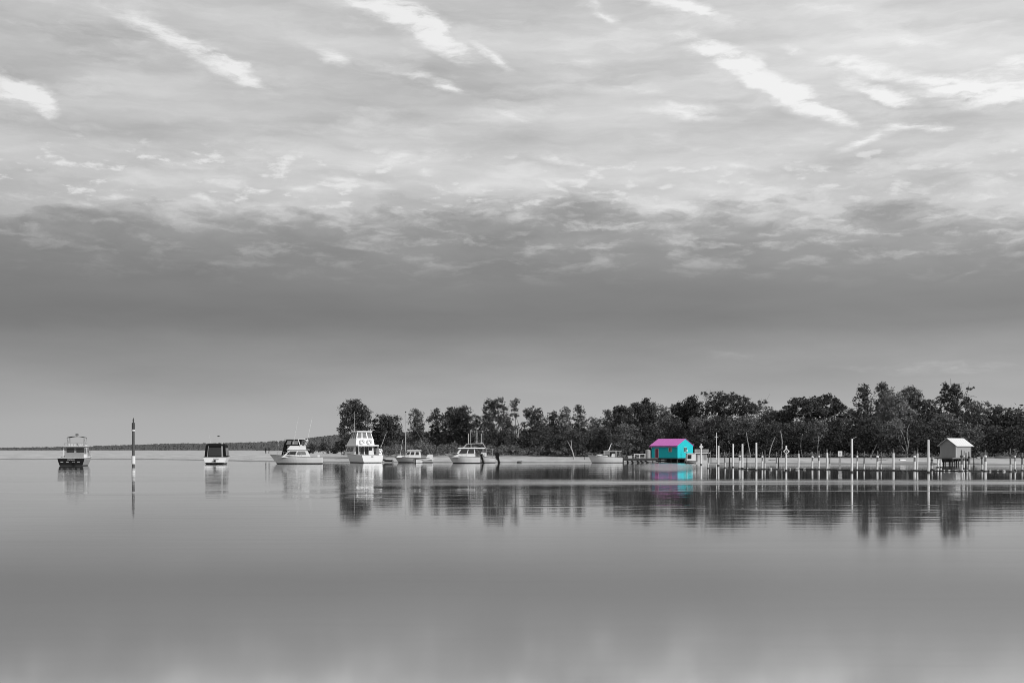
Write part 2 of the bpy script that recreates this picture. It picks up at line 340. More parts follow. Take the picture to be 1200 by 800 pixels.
# ------------------------------------------------------------------ water
def make_water():
    o = MB().add([(-9000,-200,0),(9000,-200,0),(9000,12000,0),(-9000,12000,0)], [(0,1,2,3)]).build('water', [])
    m = bpy.data.materials.new('calm lake water'); m.use_nodes = True; q = NT(m.node_tree); q.n.clear()
    geo = q.new('ShaderNodeNewGeometry').outputs['Position']; s3 = q.new('ShaderNodeSeparateXYZ'); q.l.new(geo, s3.inputs[0])
    x, y = s3.outputs[0], s3.outputs[1]
    warp = q.noise(q.mapping(geo, sc=(.02,.05,1)), 1., 4, .6).outputs[0]
    # cat's-paws: ruffled lanes lying across the channel on the right
    yy = q.m('ADD', y, q.m('ADD', q.m('MULTIPLY', q.m('SUBTRACT', warp, .5), 9.), q.m('MULTIPLY', x, .04)))
    def lane(c, h, s): return q.rng(q.m('ABSOLUTE', q.m('SUBTRACT', yy, c)), h+s, h)
    xr = q.rng(q.m('ADD', x, q.m('MULTIPLY', warp, 20.)), -12., 16.)
    brk = q.rng(q.noise(q.mapping(geo, loc=(1,4,0), sc=(.035,.55,1)), 1., 4, .6).outputs[0], .36, .58)
    lane1 = q.m('MULTIPLY', q.m('MULTIPLY', lane(84., 1.5, 11.), xr), q.m('ADD', .35, q.m('MULTIPLY', brk, .65)))
    lane2 = q.m('MULTIPLY', lane(66.5, .1, .6), q.m('MULTIPLY', q.rng(x, 4., 10.), .6))
    patch = q.rng(q.noise(q.mapping(geo, loc=(3,8,0), sc=(.018,.07,1)), 1., 5, .62).outputs[0], .50, .66)
    far = q.rng(y, 22., 60.)
    bx = q.m('SUBTRACT', q.m('SUBTRACT', x, 20.), q.m('MULTIPLY', q.m('SUBTRACT', y, 166.), .12)); by = q.m('DIVIDE', q.m('SUBTRACT', y, 166.), 11.)
    puff = q.m('MULTIPLY', q.rng(q.m('SQRT', q.m('ADD', q.m('MULTIPLY', bx, bx), q.m('MULTIPLY', by, by))), 5.5, 2.5), .8)
    ruff = q.m('MAXIMUM', q.m('MAXIMUM', lane1, lane2), puff)
    slick = q.noise(q.mapping(geo, loc=(9,2,0), sc=(.05,.22,1)), 1., 5, .6).outputs[0]
    slick2 = q.noise(q.mapping(geo, loc=(4,7,0), rot=(0,0,R(6)), sc=(.10,.9,1)), 1., 4, .6).outputs[0]
    rip = q.m('MULTIPLY', q.m('ADD', .35, q.m('MULTIPLY', patch, .65)), far)
    n1 = q.noise(q.mapping(geo, sc=(.14,.9,1)), 1.0, 4, .6).outputs[0]
    n2 = q.noise(q.mapping(geo, sc=(.5,1.6,1)), 3.2, 3, .6).outputs[0]
    n3 = q.noise(q.mapping(geo, loc=(5,2,0), sc=(.10,.30,1)), 1.0, 2, .5).outputs[0]
    hgt = q.m('ADD', q.m('MULTIPLY', n3, q.m('MULTIPLY', rip, .010)), q.m('ADD', q.m('MULTIPLY', n1, q.m('MULTIPLY', rip, .022)), q.m('MULTIPLY', n2, q.m('MULTIPLY', ruff, .02))))
    bp = q.new('ShaderNodeBump'); bp.inputs['Strength'].default_value = 1.; bp.inputs['Distance'].default_value = 1.
    q.l.new(hgt, bp.inputs['Height'])
    rough = q.m('ADD', q.m('ADD', .026, q.m('MULTIPLY', ruff, .18)), q.m('MULTIPLY', q.rng(y, 55., 8.), q.m('ADD', .02, q.m('MULTIPLY', slick, .07))))
    gl = q.new('ShaderNodeBsdfGlossy'); gl.inputs['Color'].default_value = (.98,.98,.98,1); q.l.new(rough, gl.inputs['Roughness']); q.l.new(bp.outputs[0], gl.inputs['Normal'])
    df = q.new('ShaderNodeBsdfDiffuse'); df.inputs['Color'].default_value = (.22,.22,.22,1)
    lw = q.new('ShaderNodeLayerWeight'); lw.inputs['Blend'].default_value = .5
    fac = q.rng(lw.outputs['Facing'], .80, .95, .76, .97, False)
    fac = q.m('SUBTRACT', fac, q.m('MULTIPLY', q.m('ADD', q.rng(slick, .35, .7), q.m('MULTIPLY', q.rng(slick2, .45, .72), .8)), q.m('MULTIPLY', q.rng(y, 90., 20.), .04)))
    mx = q.new('ShaderNodeMixShader'); q.l.new(fac, mx.inputs[0]); q.l.new(df.outputs[0], mx.inputs[1]); q.l.new(gl.outputs[0], mx.inputs[2])
    out = q.new('ShaderNodeOutputMaterial'); q.l.new(mx.outputs[0], out.inputs[0])
    o.data.materials.append(m); o['kind'] = 'structure'
make_water()

# ------------------------------------------------------------------ far wooded hills
def make_hills():
    m = mat('distant wood', .085, .95, .35, .02, spec=.1, bump=.6, bscale=.12)
    def ridge(px_tab, top_tab, d0, d1, name, seed):
        rs = np.random.RandomState(seed)
        px = np.arange(px_tab[0], px_tab[-1], .9); k = np.linspace(0, 1, 26)
        top = np.interp(px, px_tab, top_tab)
        H = (HZ-top)/F*d1+EYE
        v = []
        bump = rs.rand(len(px), len(k)); b2 = rs.rand(len(px)//4+2, len(k))
        for i, p in enumerate(px):
            for j, kk in enumerate(k):
                d = d0+(d1-d0)*kk
                z = 1.0+(H[i]-1.0)*math.sin(kk*math.pi/2)**.8
                amp = 1.7*d/1800
                z += amp*(bump[i,j]*.9+b2[i//4,j]*1.5-1.1)
                v.append(((p-600)/F*d, d+rs.rand()*6, z if kk > 0 else .2))
        n = len(k); f = [(i*n+j, (i+1)*n+j, (i+1)*n+j+1, i*n+j+1) for i in range(len(px)-1) for j in range(n-1)]
        me = bpy.data.meshes.new(name); me.from_pydata(v, [], f); me.materials.append(m)
        o = bpy.data.objects.new(name, me); COL.objects.link(o); o['kind'] = 'structure'
    ridge([-900,-200,0,60,110,160,200,250,300,330,370,420,520,700,1300,1700],
          [520,524,525.6,524.6,523.6,522.0,520.6,520.3,519.2,517.5,516.5,516,515,514,512,515], 1500, 2100, 'hills', 5)
    ridge([300,335,360,380,395,420,470,600,900], [527,519.5,514.5,512,510.5,509,507,508,512], 900, 1250, 'hills', 9)
make_hills()

# ------------------------------------------------------------------ foliage
def quads(name, C, s, rs, mats, parent=None, mi=None, flat=0.):
    """C: (n,3) centres, s: (n,) half sizes: n leaf clump faces, bent in the middle"""
    n = len(C)
    a = rs.normal(size=(n,3)); a /= np.linalg.norm(a, axis=1)[:,None]
    b = rs.normal(size=(n,3)); b[:,2] *= (1-flat); a[:,2] *= (1-flat)
    b -= a*(a*b).sum(1)[:,None]; b /= np.linalg.norm(b, axis=1)[:,None]
    s = s[:,None]; asp = rs.uniform(.35, .8, (n,1))
    v = np.stack([C-a*s, C-b*s*asp*.8+a*s*.1, C+a*s, C+b*s*asp+a*s*rs.uniform(-.4,.4,(n,1))], 1).reshape(-1,3)
    me = bpy.data.meshes.new(name)
    me.vertices.add(4*n); me.vertices.foreach_set('co', v.astype(np.float32).ravel())
    me.loops.add(4*n); me.loops.foreach_set('vertex_index', np.arange(4*n, dtype=np.int32))
    me.polygons.add(n); me.polygons.foreach_set('loop_start', np.arange(0, 4*n, 4, dtype=np.int32))
    me.polygons.foreach_set('loop_total', np.full(n, 4, dtype=np.int32))
    for m in mats: me.materials.append(m)
    if mi is not None and len(mats) > 1: me.polygons.foreach_set('material_index', mi.astype(np.int32))
    me.update(calc_edges=True); me.validate()
    o = bpy.data.objects.new(name, me); COL.objects.link(o)
    if parent: o.parent = parent
    return o
def fill(lobes, n, rs, clump=.55, leaf=.16, gap=.0, hollow=.45):
    """sub-clumps spread through the ellipsoid lobes, leaves gathered round each sub-clump"""
    vol = np.array([l[3]*l[4]*l[5] for l in lobes])**.72; vol /= vol.sum()
    C = []; 
    for l, w in zip(lobes, vol):
        k = max(4, int(n*w/26))
        d = rs.normal(size=(k,3)); d /= np.linalg.norm(d, axis=1)[:,None]
        r = rs.uniform(hollow, 1., (k,1))**.6
        c = np.array(l[:3])+d*r*np.array(l[3:6])
        if gap: c = c[rs.rand(len(c)) > gap]
        sz = clump*rs.uniform(.5, 1.25, (len(c),1))
        m = 26
        p = c[:,None,:]+np.clip(rs.normal(size=(len(c), m, 3)), -1.7, 1.7)*sz[:,None,:]*np.array([.62,.62,.42])
        C.append(p.reshape(-1,3))
    C = np.concatenate(C); return C, leaf*rs.uniform(.6, 1.5, len(C))
def limb(mb, a, b, r0, r1, rs, k=4, sway=.12):
    a = np.array(a, float); b = np.array(b, float); L = np.linalg.norm(b-a); pts = []
    off = rs.normal(size=3)*L*sway
    for i in range(k+1):
        q = i/k; pts.append(tuple(a+(b-a)*q+off*math.sin(q*math.pi)))
    mb.tube(pts, [r0+(r1-r0)*i/k for i in range(k+1)], 6)
def make_tree(px, top, wpx, d, kind, label, seed, shade=0, cat='tree', group='trees of the wood along the shore', name='tree'):
    rs = np.random.RandomState(seed)
    g = gz(px, d)-.05; H = zat(top, d)-g; Wd = wpx/F*d*1.12
    p = at(px, d, g)
    root = thing(name, label, cat, tuple(p), 0, group)
    mb = MB(); lobes = []; r = Wd/2; bm = bark; leaf = .145; clump = .5; gap = 0; hollow = .35
    base = .16*H; dens = 1.
    if kind == 'round':
        nl = 20; base = .06*H; dens = 1.7
        for i in range(nl):
            z = base+(H-base)*(.12+.8*(i+rs.rand())/nl)
            k = (z-base)/(H-base); env = r*(max(0,math.sin(math.pi*min(.97, .2+.77*k)))**.45)*.8
            a = i*2.4+rs.rand(); q = env*rs.uniform(.55, .95)
            s = r*rs.uniform(.34, .5)
            lobes.append((q*math.cos(a), q*math.sin(a), min(z, H-s*.75), s, s, s*rs.uniform(.7, 1.)))
        lobes.append((rs.uniform(-.15,.15)*r, 0, H-r*.25, r*.3, r*.3, r*.28)); gap = .03
    elif kind == 'column':
        nl = 13
        for i in range(nl):
            k = (i+.5)/nl; z = base*.6+(H-base*.6)*k
            s = r*(.66-.26*k)*rs.uniform(.8, 1.2); q = r*(1-k*.5)*rs.uniform(.35, .75); a = i*2.4+rs.rand()
            lobes.append((q*math.cos(a), q*math.sin(a), min(z, H-s), s, s, s*1.15))
        lobes.append((0, 0, H-r*.3, r*.2, r*.2, r*.35)); gap = .1
    elif kind == 'dense':
        nl = 18
        for i in range(nl):
            k = (i+.3)/nl; z = H*.08+(H*.92)*k
            s = r*rs.uniform(.4, .58)*(1-.4*k*k); q = r*(1-.5*k)*rs.uniform(.5, .85); a = i*2.4+rs.rand()
            lobes.append((q*math.cos(a), q*math.sin(a), min(z, H-s*.9), s, s, s*rs.uniform(.8,1.1)))
        hollow = .5; dens = 1.2
    elif kind == 'umbrella':
        bm = palebark
        nl = 20
        for i in range(nl):
            a = i*2.4; q = r*math.sqrt((i+.5)/nl)*.95; s = r*rs.uniform(.22, .36)
            lobes.append((q*math.cos(a), q*math.sin(a), H-s*.5-(q/r)**2*H*.26-rs.rand()*H*.07, s*1.15, s*1.15, s*.6))
        for i in range(18):
            a = i*2.4; q = r*rs.uniform(.3,.95); s = r*rs.uniform(.18, .3)
            lobes.append((q*math.cos(a), q*math.sin(a), H*rs.uniform(.3,.76), s*1.2, s*1.2, s*.6))
        gap = .1; clump = .36; leaf = .15; hollow = .1; base = .45*H; dens = 1.15
    elif kind == 'sparse':
        bm = bark if wpx > 40 else palebark
        nl = 44
        for i in range(nl):
            k = (i+.5)/nl; a = i*2.4; q = r*rs.uniform(.2, 1.)*(1-.35*abs(k-.55)); s = r*rs.uniform(.15, .27)
            lobes.append((q*math.cos(a), q*math.sin(a), H*(.42+.56*k)-s*.5, s, s, s*.8))
        clump = .3; leaf = .13; gap = .15; hollow = .0; dens = .95; base = .3*H
    elif kind == 'bare':
        bm = palebark; nl = 18
        for i in range(nl):
            a = i*2.4; q = r*rs.uniform(.2, 1.); s = r*.17
            lobes.append((q*math.cos(a), q*math.sin(a), H*rs.uniform(.55,.98)-s*.5, s, s, s*.7))
        clump = .22; leaf = .10; dens = .2; hollow = 0; base = .4*H
    elif kind == 'slim':
        nl = 7
        lobes = [(rs.uniform(-.25,.25)*r, rs.uniform(-.25,.25)*r, H-r*.5, r*.75, r*.75, r*.65), (r*.15, 0, H-r*1.35, r*.6, r*.6, r*.5)]
        for i in range(5): lobes.append((rs.uniform(-.45,.45)*r, rs.uniform(-.4,.4)*r, H*rs.uniform(.3,.75), r*.32, r*.32, r*.3))
        clump = .3; leaf = .13; dens = .5; hollow = .1; gap = .1; bm = palebark
    elif kind == 'bush':
        for i in range(9):
            a = rs.rand()*6.28; q = r*rs.uniform(.1, .7); s = r*rs.uniform(.25, .42)
            lobes.append((q*math.cos(a), q*math.sin(a), H*rs.uniform(.3,.85)-s*.2, s, s, min(s, H*.3)))
        base = .1*H
    # trunk and limbs
    tr = max(.09, H*.018); fork = (rs.uniform(-.06,.06)*H, rs.uniform(-.06,.06)*H, max(base, H*.25))
    limb(mb, (0,0,-.3), fork, tr*1.25, tr*.85, rs, 5, .04)
    order = list(range(len(lobes))); rs.shuffle(order)
    hub = (fork[0]*1.5, fork[1]*1.5, fork[2]+(H-fork[2])*.42)
    limb(mb, fork, hub, tr*.85, tr*.45, rs, 4, .06)
    for i in order[:{'umbrella': 12, 'sparse': 44, 'bare': 18}.get(kind, 7)]:
        l = lobes[i]; st = fork if (l[2] < hub[2]+.5 or rs.rand() < .5) else hub
        limb(mb, st, (l[0]*.9, l[1]*.9, l[2]+l[5]*.25), tr*.5, tr*.12, rs, 5, .09)
        if kind in ('bare', 'sparse'):
            for _ in range(4):
                e = np.array([l[0]*.9,l[1]*.9,l[2]])+rs.normal(size=3)*r*.22; limb(mb, (l[0]*.7, l[1]*.7, l[2]*.93), tuple(e), tr*.16, .02, rs, 3, .1)
    mb.build('trunk', bm, root)
    area = Wd*H
    n = int(min(18000, max(500, area*160*dens)))
    C, s = fill(lobes, n, rs, clump, leaf, gap, hollow)
    C[:,2] = np.maximum(C[:,2], .05)
    crown = quads('crown', C, s, rs, [leafs[shade]], root, flat=.15)
    return root

FG = 'foreshore wood: '
TR = [ # px, top, width px, distance, kind, shade, label
 (415,469,41,248,'round',0,'tall rounded dark tree standing highest at the left end, behind the enclosed flybridge yacht'),
 (455,487,36,250,'round',0,'broad low tree just left of the sailing boat mast'),
 (487,479,24,250,'column',1,'twin-peaked narrow tree just right of the sailing boat mast'),
 (511,480,22,250,'column',0,'narrow upright tree between the twin-peaked tree and the round one'),
 (537,477,38,246,'round',0,'round-topped tree above the bow of the hardtop motor cruiser'),
 (557,486,15,258,'slim',0,'spindly tree with a loose tuft beside the round-topped tree'),
 (580,466,38,240,'dense',0,'tall dense pyramid tree above the hardtop motor cruiser'),
 (602,468,14,252,'slim',1,'slim bare-stemmed tree with a small tufted head'),
 (626,476,32,246,'dense',0,'bulky dark tree right of the slim tufted tree'),
 (649,481,22,250,'column',0,'medium dark tree above the pale leaning trunk, left one of the pair'),
 (664,478,22,248,'column',1,'medium tree above the pale leaning trunk, right one of the pair'),
 (678,475,16,254,'column',0,'narrow pointed tree left of the thin see-through trees'),
 (698,488,30,258,'sparse',2,'pale thin see-through tree left of the open runabout'),
 (712,480,16,256,'column',1,'pointed narrow tree above the open runabout'),
 (728,475,26,250,'round',0,'ragged tree above the timber jetty'),
 (746,472,28,252,'round',0,'dark tree above the white rail on the jetty'),
 (759,467,20,256,'round',0,'small round-headed tree top left of the blue boathouse roof'),
 (778,475,30,248,'dense',1,'full tree right behind the pink roof'),
 (797,472,28,252,'round',0,'dark tree behind the gable of the blue boathouse'),
 (812,464,24,250,'round',0,'round-headed dark tree above the small houseboat'),
 (832,455,26,256,'bare',0,'twiggy half-bare tree left of the first flat-crowned gum'),
 (856,457,60,243,'umbrella',0,'flat-crowned gum with open pale limbs, the leftmost of the flat-crowned gums'),
 (890,466,36,252,'bare',0,'bare-twigged tree between the flat-crowned gums'),
 (906,480,40,247,'round',1,'low round tree beneath the bare twigs'),
 (943,463,50,242,'umbrella',0,'wide flat-crowned gum behind the diamond sign'),
 (967,458,42,246,'umbrella',0,'flat-crowned gum with a small raised tuft, left of the tall central pole'),
 (1000,476,24,256,'sparse',1,'thin open tree behind the top of the tall central pole'),
 (1015,451,28,243,'column',0,'tall gum with ragged lobes right of the tall central pole'),
 (1036,448,24,250,'round',1,'tall gum with a small round head'),
 (1049,458,42,236,'dense',2,'big pale drooping tree with several pale stems'),
 (1065,453,30,244,'round',1,'tall gum with a peaked head beside the pale drooping tree'),
 (1084,466,32,240,'dense',0,'dark tree left of the open-limbed gum'),
 (1117,447,46,246,'sparse',0,'tall open-limbed gum above the grey boatshed, sky showing through'),
 (1108,484,34,234,'round',1,'mid-height leafy tree right behind the grey boatshed roof'),
 (1148,469,40,238,'dense',1,'rounded tree right of the open-limbed gum'),
 (1173,475,36,236,'dense',0,'broad dark tree over the upturned dinghy'),
 (1197,480,36,234,'dense',0,'dark tree cut by the right edge of the view'),
 (1232,472,44,234,'dense',0,'dark tree outside the right edge of the view'),
 # lower trees in front
 (640,500,34,236,'dense',0,'low dark tree left of the pale leaning trunk'),
 (676,502,36,234,'dense',0,'low dark tree right of the pale leaning trunk'),
 (706,500,34,236,'dense',0,'low dark tree over the cabin of the open runabout'),
 (734,496,36,232,'dense',1,'low bushy tree over the cluttered end of the jetty'),
 (762,494,32,232,'dense',0,'low dark tree at the left end of the pink roof'),
 (790,490,34,234,'dense',0,'low dark tree just over the ridge of the pink roof'),
 (820,489,34,230,'dense',1,'low bushy tree over the first diamond sign'),
 (846,488,36,228,'dense',0,'low dark tree behind the thin bare mast'),
 (874,486,36,230,'dense',1,'low bushy tree behind the middle pair of white poles'),
 (902,492,34,226,'dense',0,'low dark tree between the white poles and the diamond sign'),
 (930,494,32,228,'dense',0,'low dark tree right behind the diamond sign'),
 (958,493,34,226,'dense',1,'low bushy tree left of the white square sign'),
 (986,490,36,226,'dense',0,'low dark tree behind the white square sign'),
 (1016,487,36,224,'dense',0,'low dark tree just right of the tall central pole'),
 (1044,494,30,220,'dense',1,'low bushy tree below the pale drooping tree'),
 (1074,490,36,222,'dense',0,'low dark tree left of the tall right-hand pole'),
 (1140,498,32,216,'dense',1,'low leafy tree touching the right end of the grey boatshed'),
 (1166,500,34,220,'dense',0,'low dark tree behind the paired posts right of the grey boatshed'),
 (1190,500,34,218,'dense',0,'low dark tree at the right edge of the view'),
]
for k, a in enumerate(TR):
    if a[0] > 1220: continue
    make_tree(a[0], a[1], a[2], a[3], a[4], a[6], 100+k*7, a[5])
for k, a in enumerate([(366,520,18,340,'bush',0,'low spreading shrub, leftmost in front of the far hill'),
    (379,518.5,20,330,'bush',0,'low dark shrub in front of the far hill, between its two neighbours'),
    (391,521,16,322,'bush',0,'low shrub beside the bow of the enclosed flybridge yacht'),
    (400,516.5,22,318,'bush',0,'taller dark shrub above the bow of the enclosed flybridge yacht')]):
    make_tree(a[0], a[1], a[2], a[3], a[4], a[6], 900+k, a[5], 'shrub', 'shrubs on the left spit', 'shrub')
# a bleached leaning trunk and pale forked stems that stand clear of the dark wood
def pale_stem(px, d, label, pts, seed):
    rs = np.random.RandomState(seed); root = thing('dead_tree', label, 'tree', tuple(at(px, d, gz(px, d))), 0, 'pale bare stems at the edge of the wood')
    for (x0,z0,x1,z1,r0) in pts:
        mb = MB(); limb(mb, (x0,0,z0-.1), (x1,rs.uniform(-.6,.6),z1), r0, r0*.45, rs, 6, .05); mb.build('trunk' if z0 <= 0 else 'branch', palebark, root)
pale_stem(673, 222, 'bleached leaning forked trunk over the middle of the beach', [(0,0,-.5,2.0,.15),(-.3,1.4,-1.2,3.2,.08),(-.45,1.8,-.55,3.4,.08)], 4)
pale_stem(1063, 214, 'pale forked stems spreading in front of the drooping tree', [(0,0,.25,3.2,.1),(.05,.5,-1.0,4.6,.09),(.1,.6,-1.6,3.6,.06),(.2,2.4,.35,5.6,.07)], 5)
pale_stem(915, 222, 'straight grey stem standing above the posts, left of the diamond sign', [(0,0,.05,4.6,.10)], 6)
pale_stem(941, 222, 'thin straight stem right of the diamond sign', [(0,0,.0,4.1,.09)], 8)

pale_stem(880, 221, 'leaning grey stem behind the lone white pole', [(0,0,-.9,4.4,.09)], 11)
pale_stem(901, 221, 'grey stem leaning right, over the pair of posts left of the ringed diamond board', [(0,.0,1.0,3.6,.10)], 12)
pale_stem(957, 221, 'short pale stem behind the third pale post right of the ringed diamond board', [(0,0,.3,3.9,.08),(.1,1.6,.9,3.6,.05)], 13)
pale_stem(1019, 218, 'pale leaning stem left of the pair midway between the two tallest poles', [(0,0,1.4,2.6,.08)], 14)
# mass of undergrowth and wood behind: nobody could count it
def mass(name, label, pxs, tops, bots, d0, d1, n, leaf, m, seed, clump=1.0):
    rs = np.random.RandomState(seed)
    px = rs.uniform(pxs[0], pxs[-1], n//30); d = rs.uniform(d0, d1, n//30)+shore(px)
    tp = np.interp(px, pxs, tops); H = EYE+(HZ-tp)/F*d; g = ground_z(px, d)
    z = g+(H-g)*rs.rand(len(px))**.8*(.85+.3*np.sin(px*.31)*np.sin(px*.13+1))
    c = np.stack([(px-600)/F*d, d, z], -1)
    C = (c[:,None,:]+rs.normal(size=(len(c),30,3))*np.array([clump,clump,clump*.55])).reshape(-1,3)
    C[:,2] = np.maximum(C[:,2], 1.2 if d0 > 12 else .6)
    s = leaf*rs.uniform(.6,1.5,len(C))
    return tag(quads(name, C, s, rs, [m], flat=.2), label, 'vegetation', None, 'stuff')
mass('woodland', 'unbroken dark wood filling the gaps behind the shoreline trees', [436,470,520,600,640,700,800,900,1000,1100,1240],
     [516,512,510,505,500,500,492,488,488,486,486], None, 52, 80, 60000, .34, leafs[0], 41, 1.1)
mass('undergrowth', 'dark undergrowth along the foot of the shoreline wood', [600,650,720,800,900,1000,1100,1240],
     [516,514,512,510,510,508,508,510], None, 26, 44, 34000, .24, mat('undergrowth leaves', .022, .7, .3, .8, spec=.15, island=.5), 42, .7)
mass('dune_scrub', 'low heathy scrub on the sand bank behind the moored boats', [404,440,480,520,560,600,640,690,720],
     [524,522,518,519,520,522,523,527,530], None, 17, 33, 30000, .14, scrubm, 43, .35)
mass('shore_weeds', 'thin weeds along the top of the right-hand beach', [820,900,1000,1060,1120,1160,1240],
     [532,532,531,531,530,529,528], None, 20, 27, 6000, .12, scrubm, 44, .3)

# ------------------------------------------------------------------ boats
def hull(root, L, B, fs, fb, rake=.9, mats=None, stripe=.12, tuck=.86, rubr=None, full=.5, deckdrop=.04, cockpit=None, sheer_p=1.7):
    """hull with topsides, antifouling below the stripe, transom, deck; fs/fb freeboard at stern/bow. Returns sheer z(x)."""
    mats = mats or [gel, antif]; N = 18; mb = MB(); rows = []
    def half(t): return B/2*(1-max(0., (t-full)/(1-full))**2.1*.985)*(tuck+(1-tuck)*min(1, t/.35))
    def sheer(t): return fs+(fb-fs)*t**sheer_p
    for i in range(N+1):
        t = i/N; b = half(t); z = sheer(t); x = -L/2+(L-rake)*t
        k = t**3
        rows.append([(x, 0, -.35+.25*k), (x+rake*.12*k, b*(.72-.3*k), -.10), (x+rake*.3*k, b*(.84-.25*k), stripe), (x+rake*.68*k, b*(.94-.1*k), stripe+(z-stripe)*.55), (x+rake*k, b, z)])
    m = 5
    for sgn in (1, -1):
        vs = [(p[0], sgn*p[1], p[2]) for r in rows for p in r]; fsx = []; mis = []
        for i in range(N):
            for j in range(m-1):
                a = i*m+j; f = (a, a+m, a+m+1, a+1)
                fsx.append(f if sgn < 0 else f[::-1]); mis.append(1 if j < 2 else 0)
        k0 = len(mb.v); mb.v += vs; mb.f += [tuple(k0+q for q in f) for f in fsx]; mb.mi += mis
    r0 = rows[0]   # transom
    for j in range(m-1):
        mb.add([(r0[j][0],-r0[j][1],r0[j][2]), (r0[j][0],r0[j][1],r0[j][2]), (r0[j+1][0],r0[j+1][1],r0[j+1][2]), (r0[j+1][0],-r0[j+1][1],r0[j+1][2])], [(0,3,2,1)], (1 if j < 2 else (2 if len(mats) > 2 else 0)))
    mb.build('hull', mats, root)
    dk = MB(); fsx = []
    vs = []
    for r in rows:
        p = r[-1]; vs += [(p[0], -p[1]*.97, p[2]-deckdrop), (p[0], p[1]*.97, p[2]-deckdrop)]
    dk.add(vs, [(2*i, 2*i+2, 2*i+3, 2*i+1) for i in range(N)])
    dk.build('deck', deckm, root)
    gw = MB()
    for sgn in (1,-1): gw.tube([(r[-1][0], sgn*(r[-1][1]+.01), r[-1][2]) for r in rows], .035 if L > 4 else .05, 5)
    gw.tube([(r0[-1][0], -r0[-1][1], r0[-1][2]), (r0[-1][0], r0[-1][1], r0[-1][2])], .035, 5)
    gw.build('gunwale', rubr or grey, root)
    return half, sheer, rows
def rail(root, rows, i0, i1, h=.55, inset=.93, name='bow_rail', m=None, r=.018):
    mb = MB(); n = len(rows)-1
    path = [(rows[i][-1][0], rows[i][-1][1]*inset, rows[i][-1][2]+h) for i in range(i0, i1+1)]
    path = path+[(p[0], -p[1], p[2]) for p in reversed(path)]
    mb.tube(path, r, 5)
    for i in range(i0, i1+1, 2):
        p = rows[i][-1]
        for sg in (1,-1): mb.tube([(p[0], sg*p[1]*inset, p[2]-.02), (p[0], sg*p[1]*inset, p[2]+h)], r, 5)
    mb.build(name, m or steel, root)
def antenna(root, a, b, r=.016, name='antenna', m=None):
    MB().tube([a, b], [r, r*.5], 5).build(name, m or alu, root)
def outboard(root, x, y, z, s=1., tilt=0.):
    o = bpy.data.objects.new('outboard_motor', None)
    cw = MB(); cw.frus((-.32*s,.12*s,.36*s), 0, (-.3*s,.16*s,.42*s), .28*s); cw.frus((-.3*s,.16*s,.42*s), .28*s, (-.2*s,.06*s,.28*s), .46*s)
    lg = MB(); lg.frus((-.14*s,.08*s,.16*s), -.62*s, (-.2*s,.1*s,.2*s), .02*s); lg.box(-.3*s,.14*s,-.14*s,.14*s,-.66*s,-.62*s)
    lg.frus((-.06*s,.06*s,.05*s), -1.05*s, (-.14*s,.08*s,.14*s), -.64*s); lg.tube([(-.22*s,0,-.86*s),(.16*s,0,-.86*s)], [.06*s,.03*s], 8)
    for k in range(3):
        a = k*2.094; lg.add([(-.24*s,0,-.86*s),(-.26*s,.16*s*math.cos(a),-.86*s+.16*s*math.sin(a)),(-.22*s,.16*s*math.cos(a+.6),-.86*s+.16*s*math.sin(a+.6))],[(0,1,2)])
    c = cw.build('outboard_motor', dark, root, loc=(x,y,z)); c.rotation_euler = (0, R(tilt), 0)
    lg.build('drive_leg', dark, c)
    MB().box(.1*s,.2*s,-.14*s,.14*s,-.3*s,.05*s).build('bracket', rubber, c)
    return c
def boat(label, px, wl, rz, cat='boat', name='motor_boat', group='boats lying at their moorings'):
    d = wd(wl); return thing(name, label, cat, tuple(at(px, d, 0)), R(rz), group), F/d

# 1 -- flybridge boat with a black transom, stern on, far left
b1, s1 = boat('white flybridge boat with a black transom, moored stern-on farthest left', 90.5, 545.2, 99)
hf, sh, rows = hull(b1, 9.2, 3.75, 1.05, 1.6, 1.3, [grey, antif, dark], .1, tuck=.93, rubr=gel)
nm = MB()
for i in range(7):   # the pale script across the transom, too small to read in the photograph
    y0 = .45-i*.13; nm.tube([(-4.63,y0,.78+.05*(i%2)),(-4.63,y0-.05,.90-.03*(i%3)),(-4.63,y0-.10,.76+.03*(i%2))], .022, 4)
nm.build('name_lettering', gel, b1)
for yy in (1.15,.45,-.3,-.95): MB().box(-4.64,-4.59,yy-.17,yy+.17,.50,.57).build('scupper', gelw, b1)
cb_ = MB(); q = cb_.frus((-1.6,2.2,2.75), 1.0, (-1.35,1.2,2.5), 2.5); cb_.build('cabin', mat('shaded cabin white', .27, .6, .12, 2), b1)  # cabin colour greyed to carry the shading of the aft bulkhead
for a, b in ((.08,.44),(.56,.94)):
    w = MB(); w.panel(q['aft'], a, b, .50, .88, .03); wo_ = w.build('window', glass, b1)
for sd in ('port','starboard'): w = MB(); w.panel(q[sd], .08, .9, .5, .85); w.build('window', glass, b1)
w = MB(); w.panel(q['fore'], .08, .92, .35, .9); w.build('windscreen', glass, b1)
fb = MB(); fb.box(-2.3,1.3,-1.38,1.38,2.52,2.62); fb.frus((-.2,1.1,2.3),2.62,(-.1,1.0,2.2),2.98); fb.build('flybridge', gelw, b1)
fr = MB(); fr.tube([(-1.85,1.3,3.0),(1.0,1.25,3.0)], .03); fr.tube([(-1.85,-1.3,3.0),(1.0,-1.25,3.0)], .03); fr.tube([(-1.85,-1.3,3.0),(-1.85,1.3,3.0)], .03)
fr.tube([(-1.85,-1.3,2.82),(-1.85,1.3,2.82)], .02)
for k in range(8): yy = -1.3+2.6*k/7; fr.tube([(-1.85,yy,2.6),(-1.85,yy,3.0)], .04)
fr.build('flybridge_rail', grey, b1)
bt = MB(); n_ = 6
vs = []
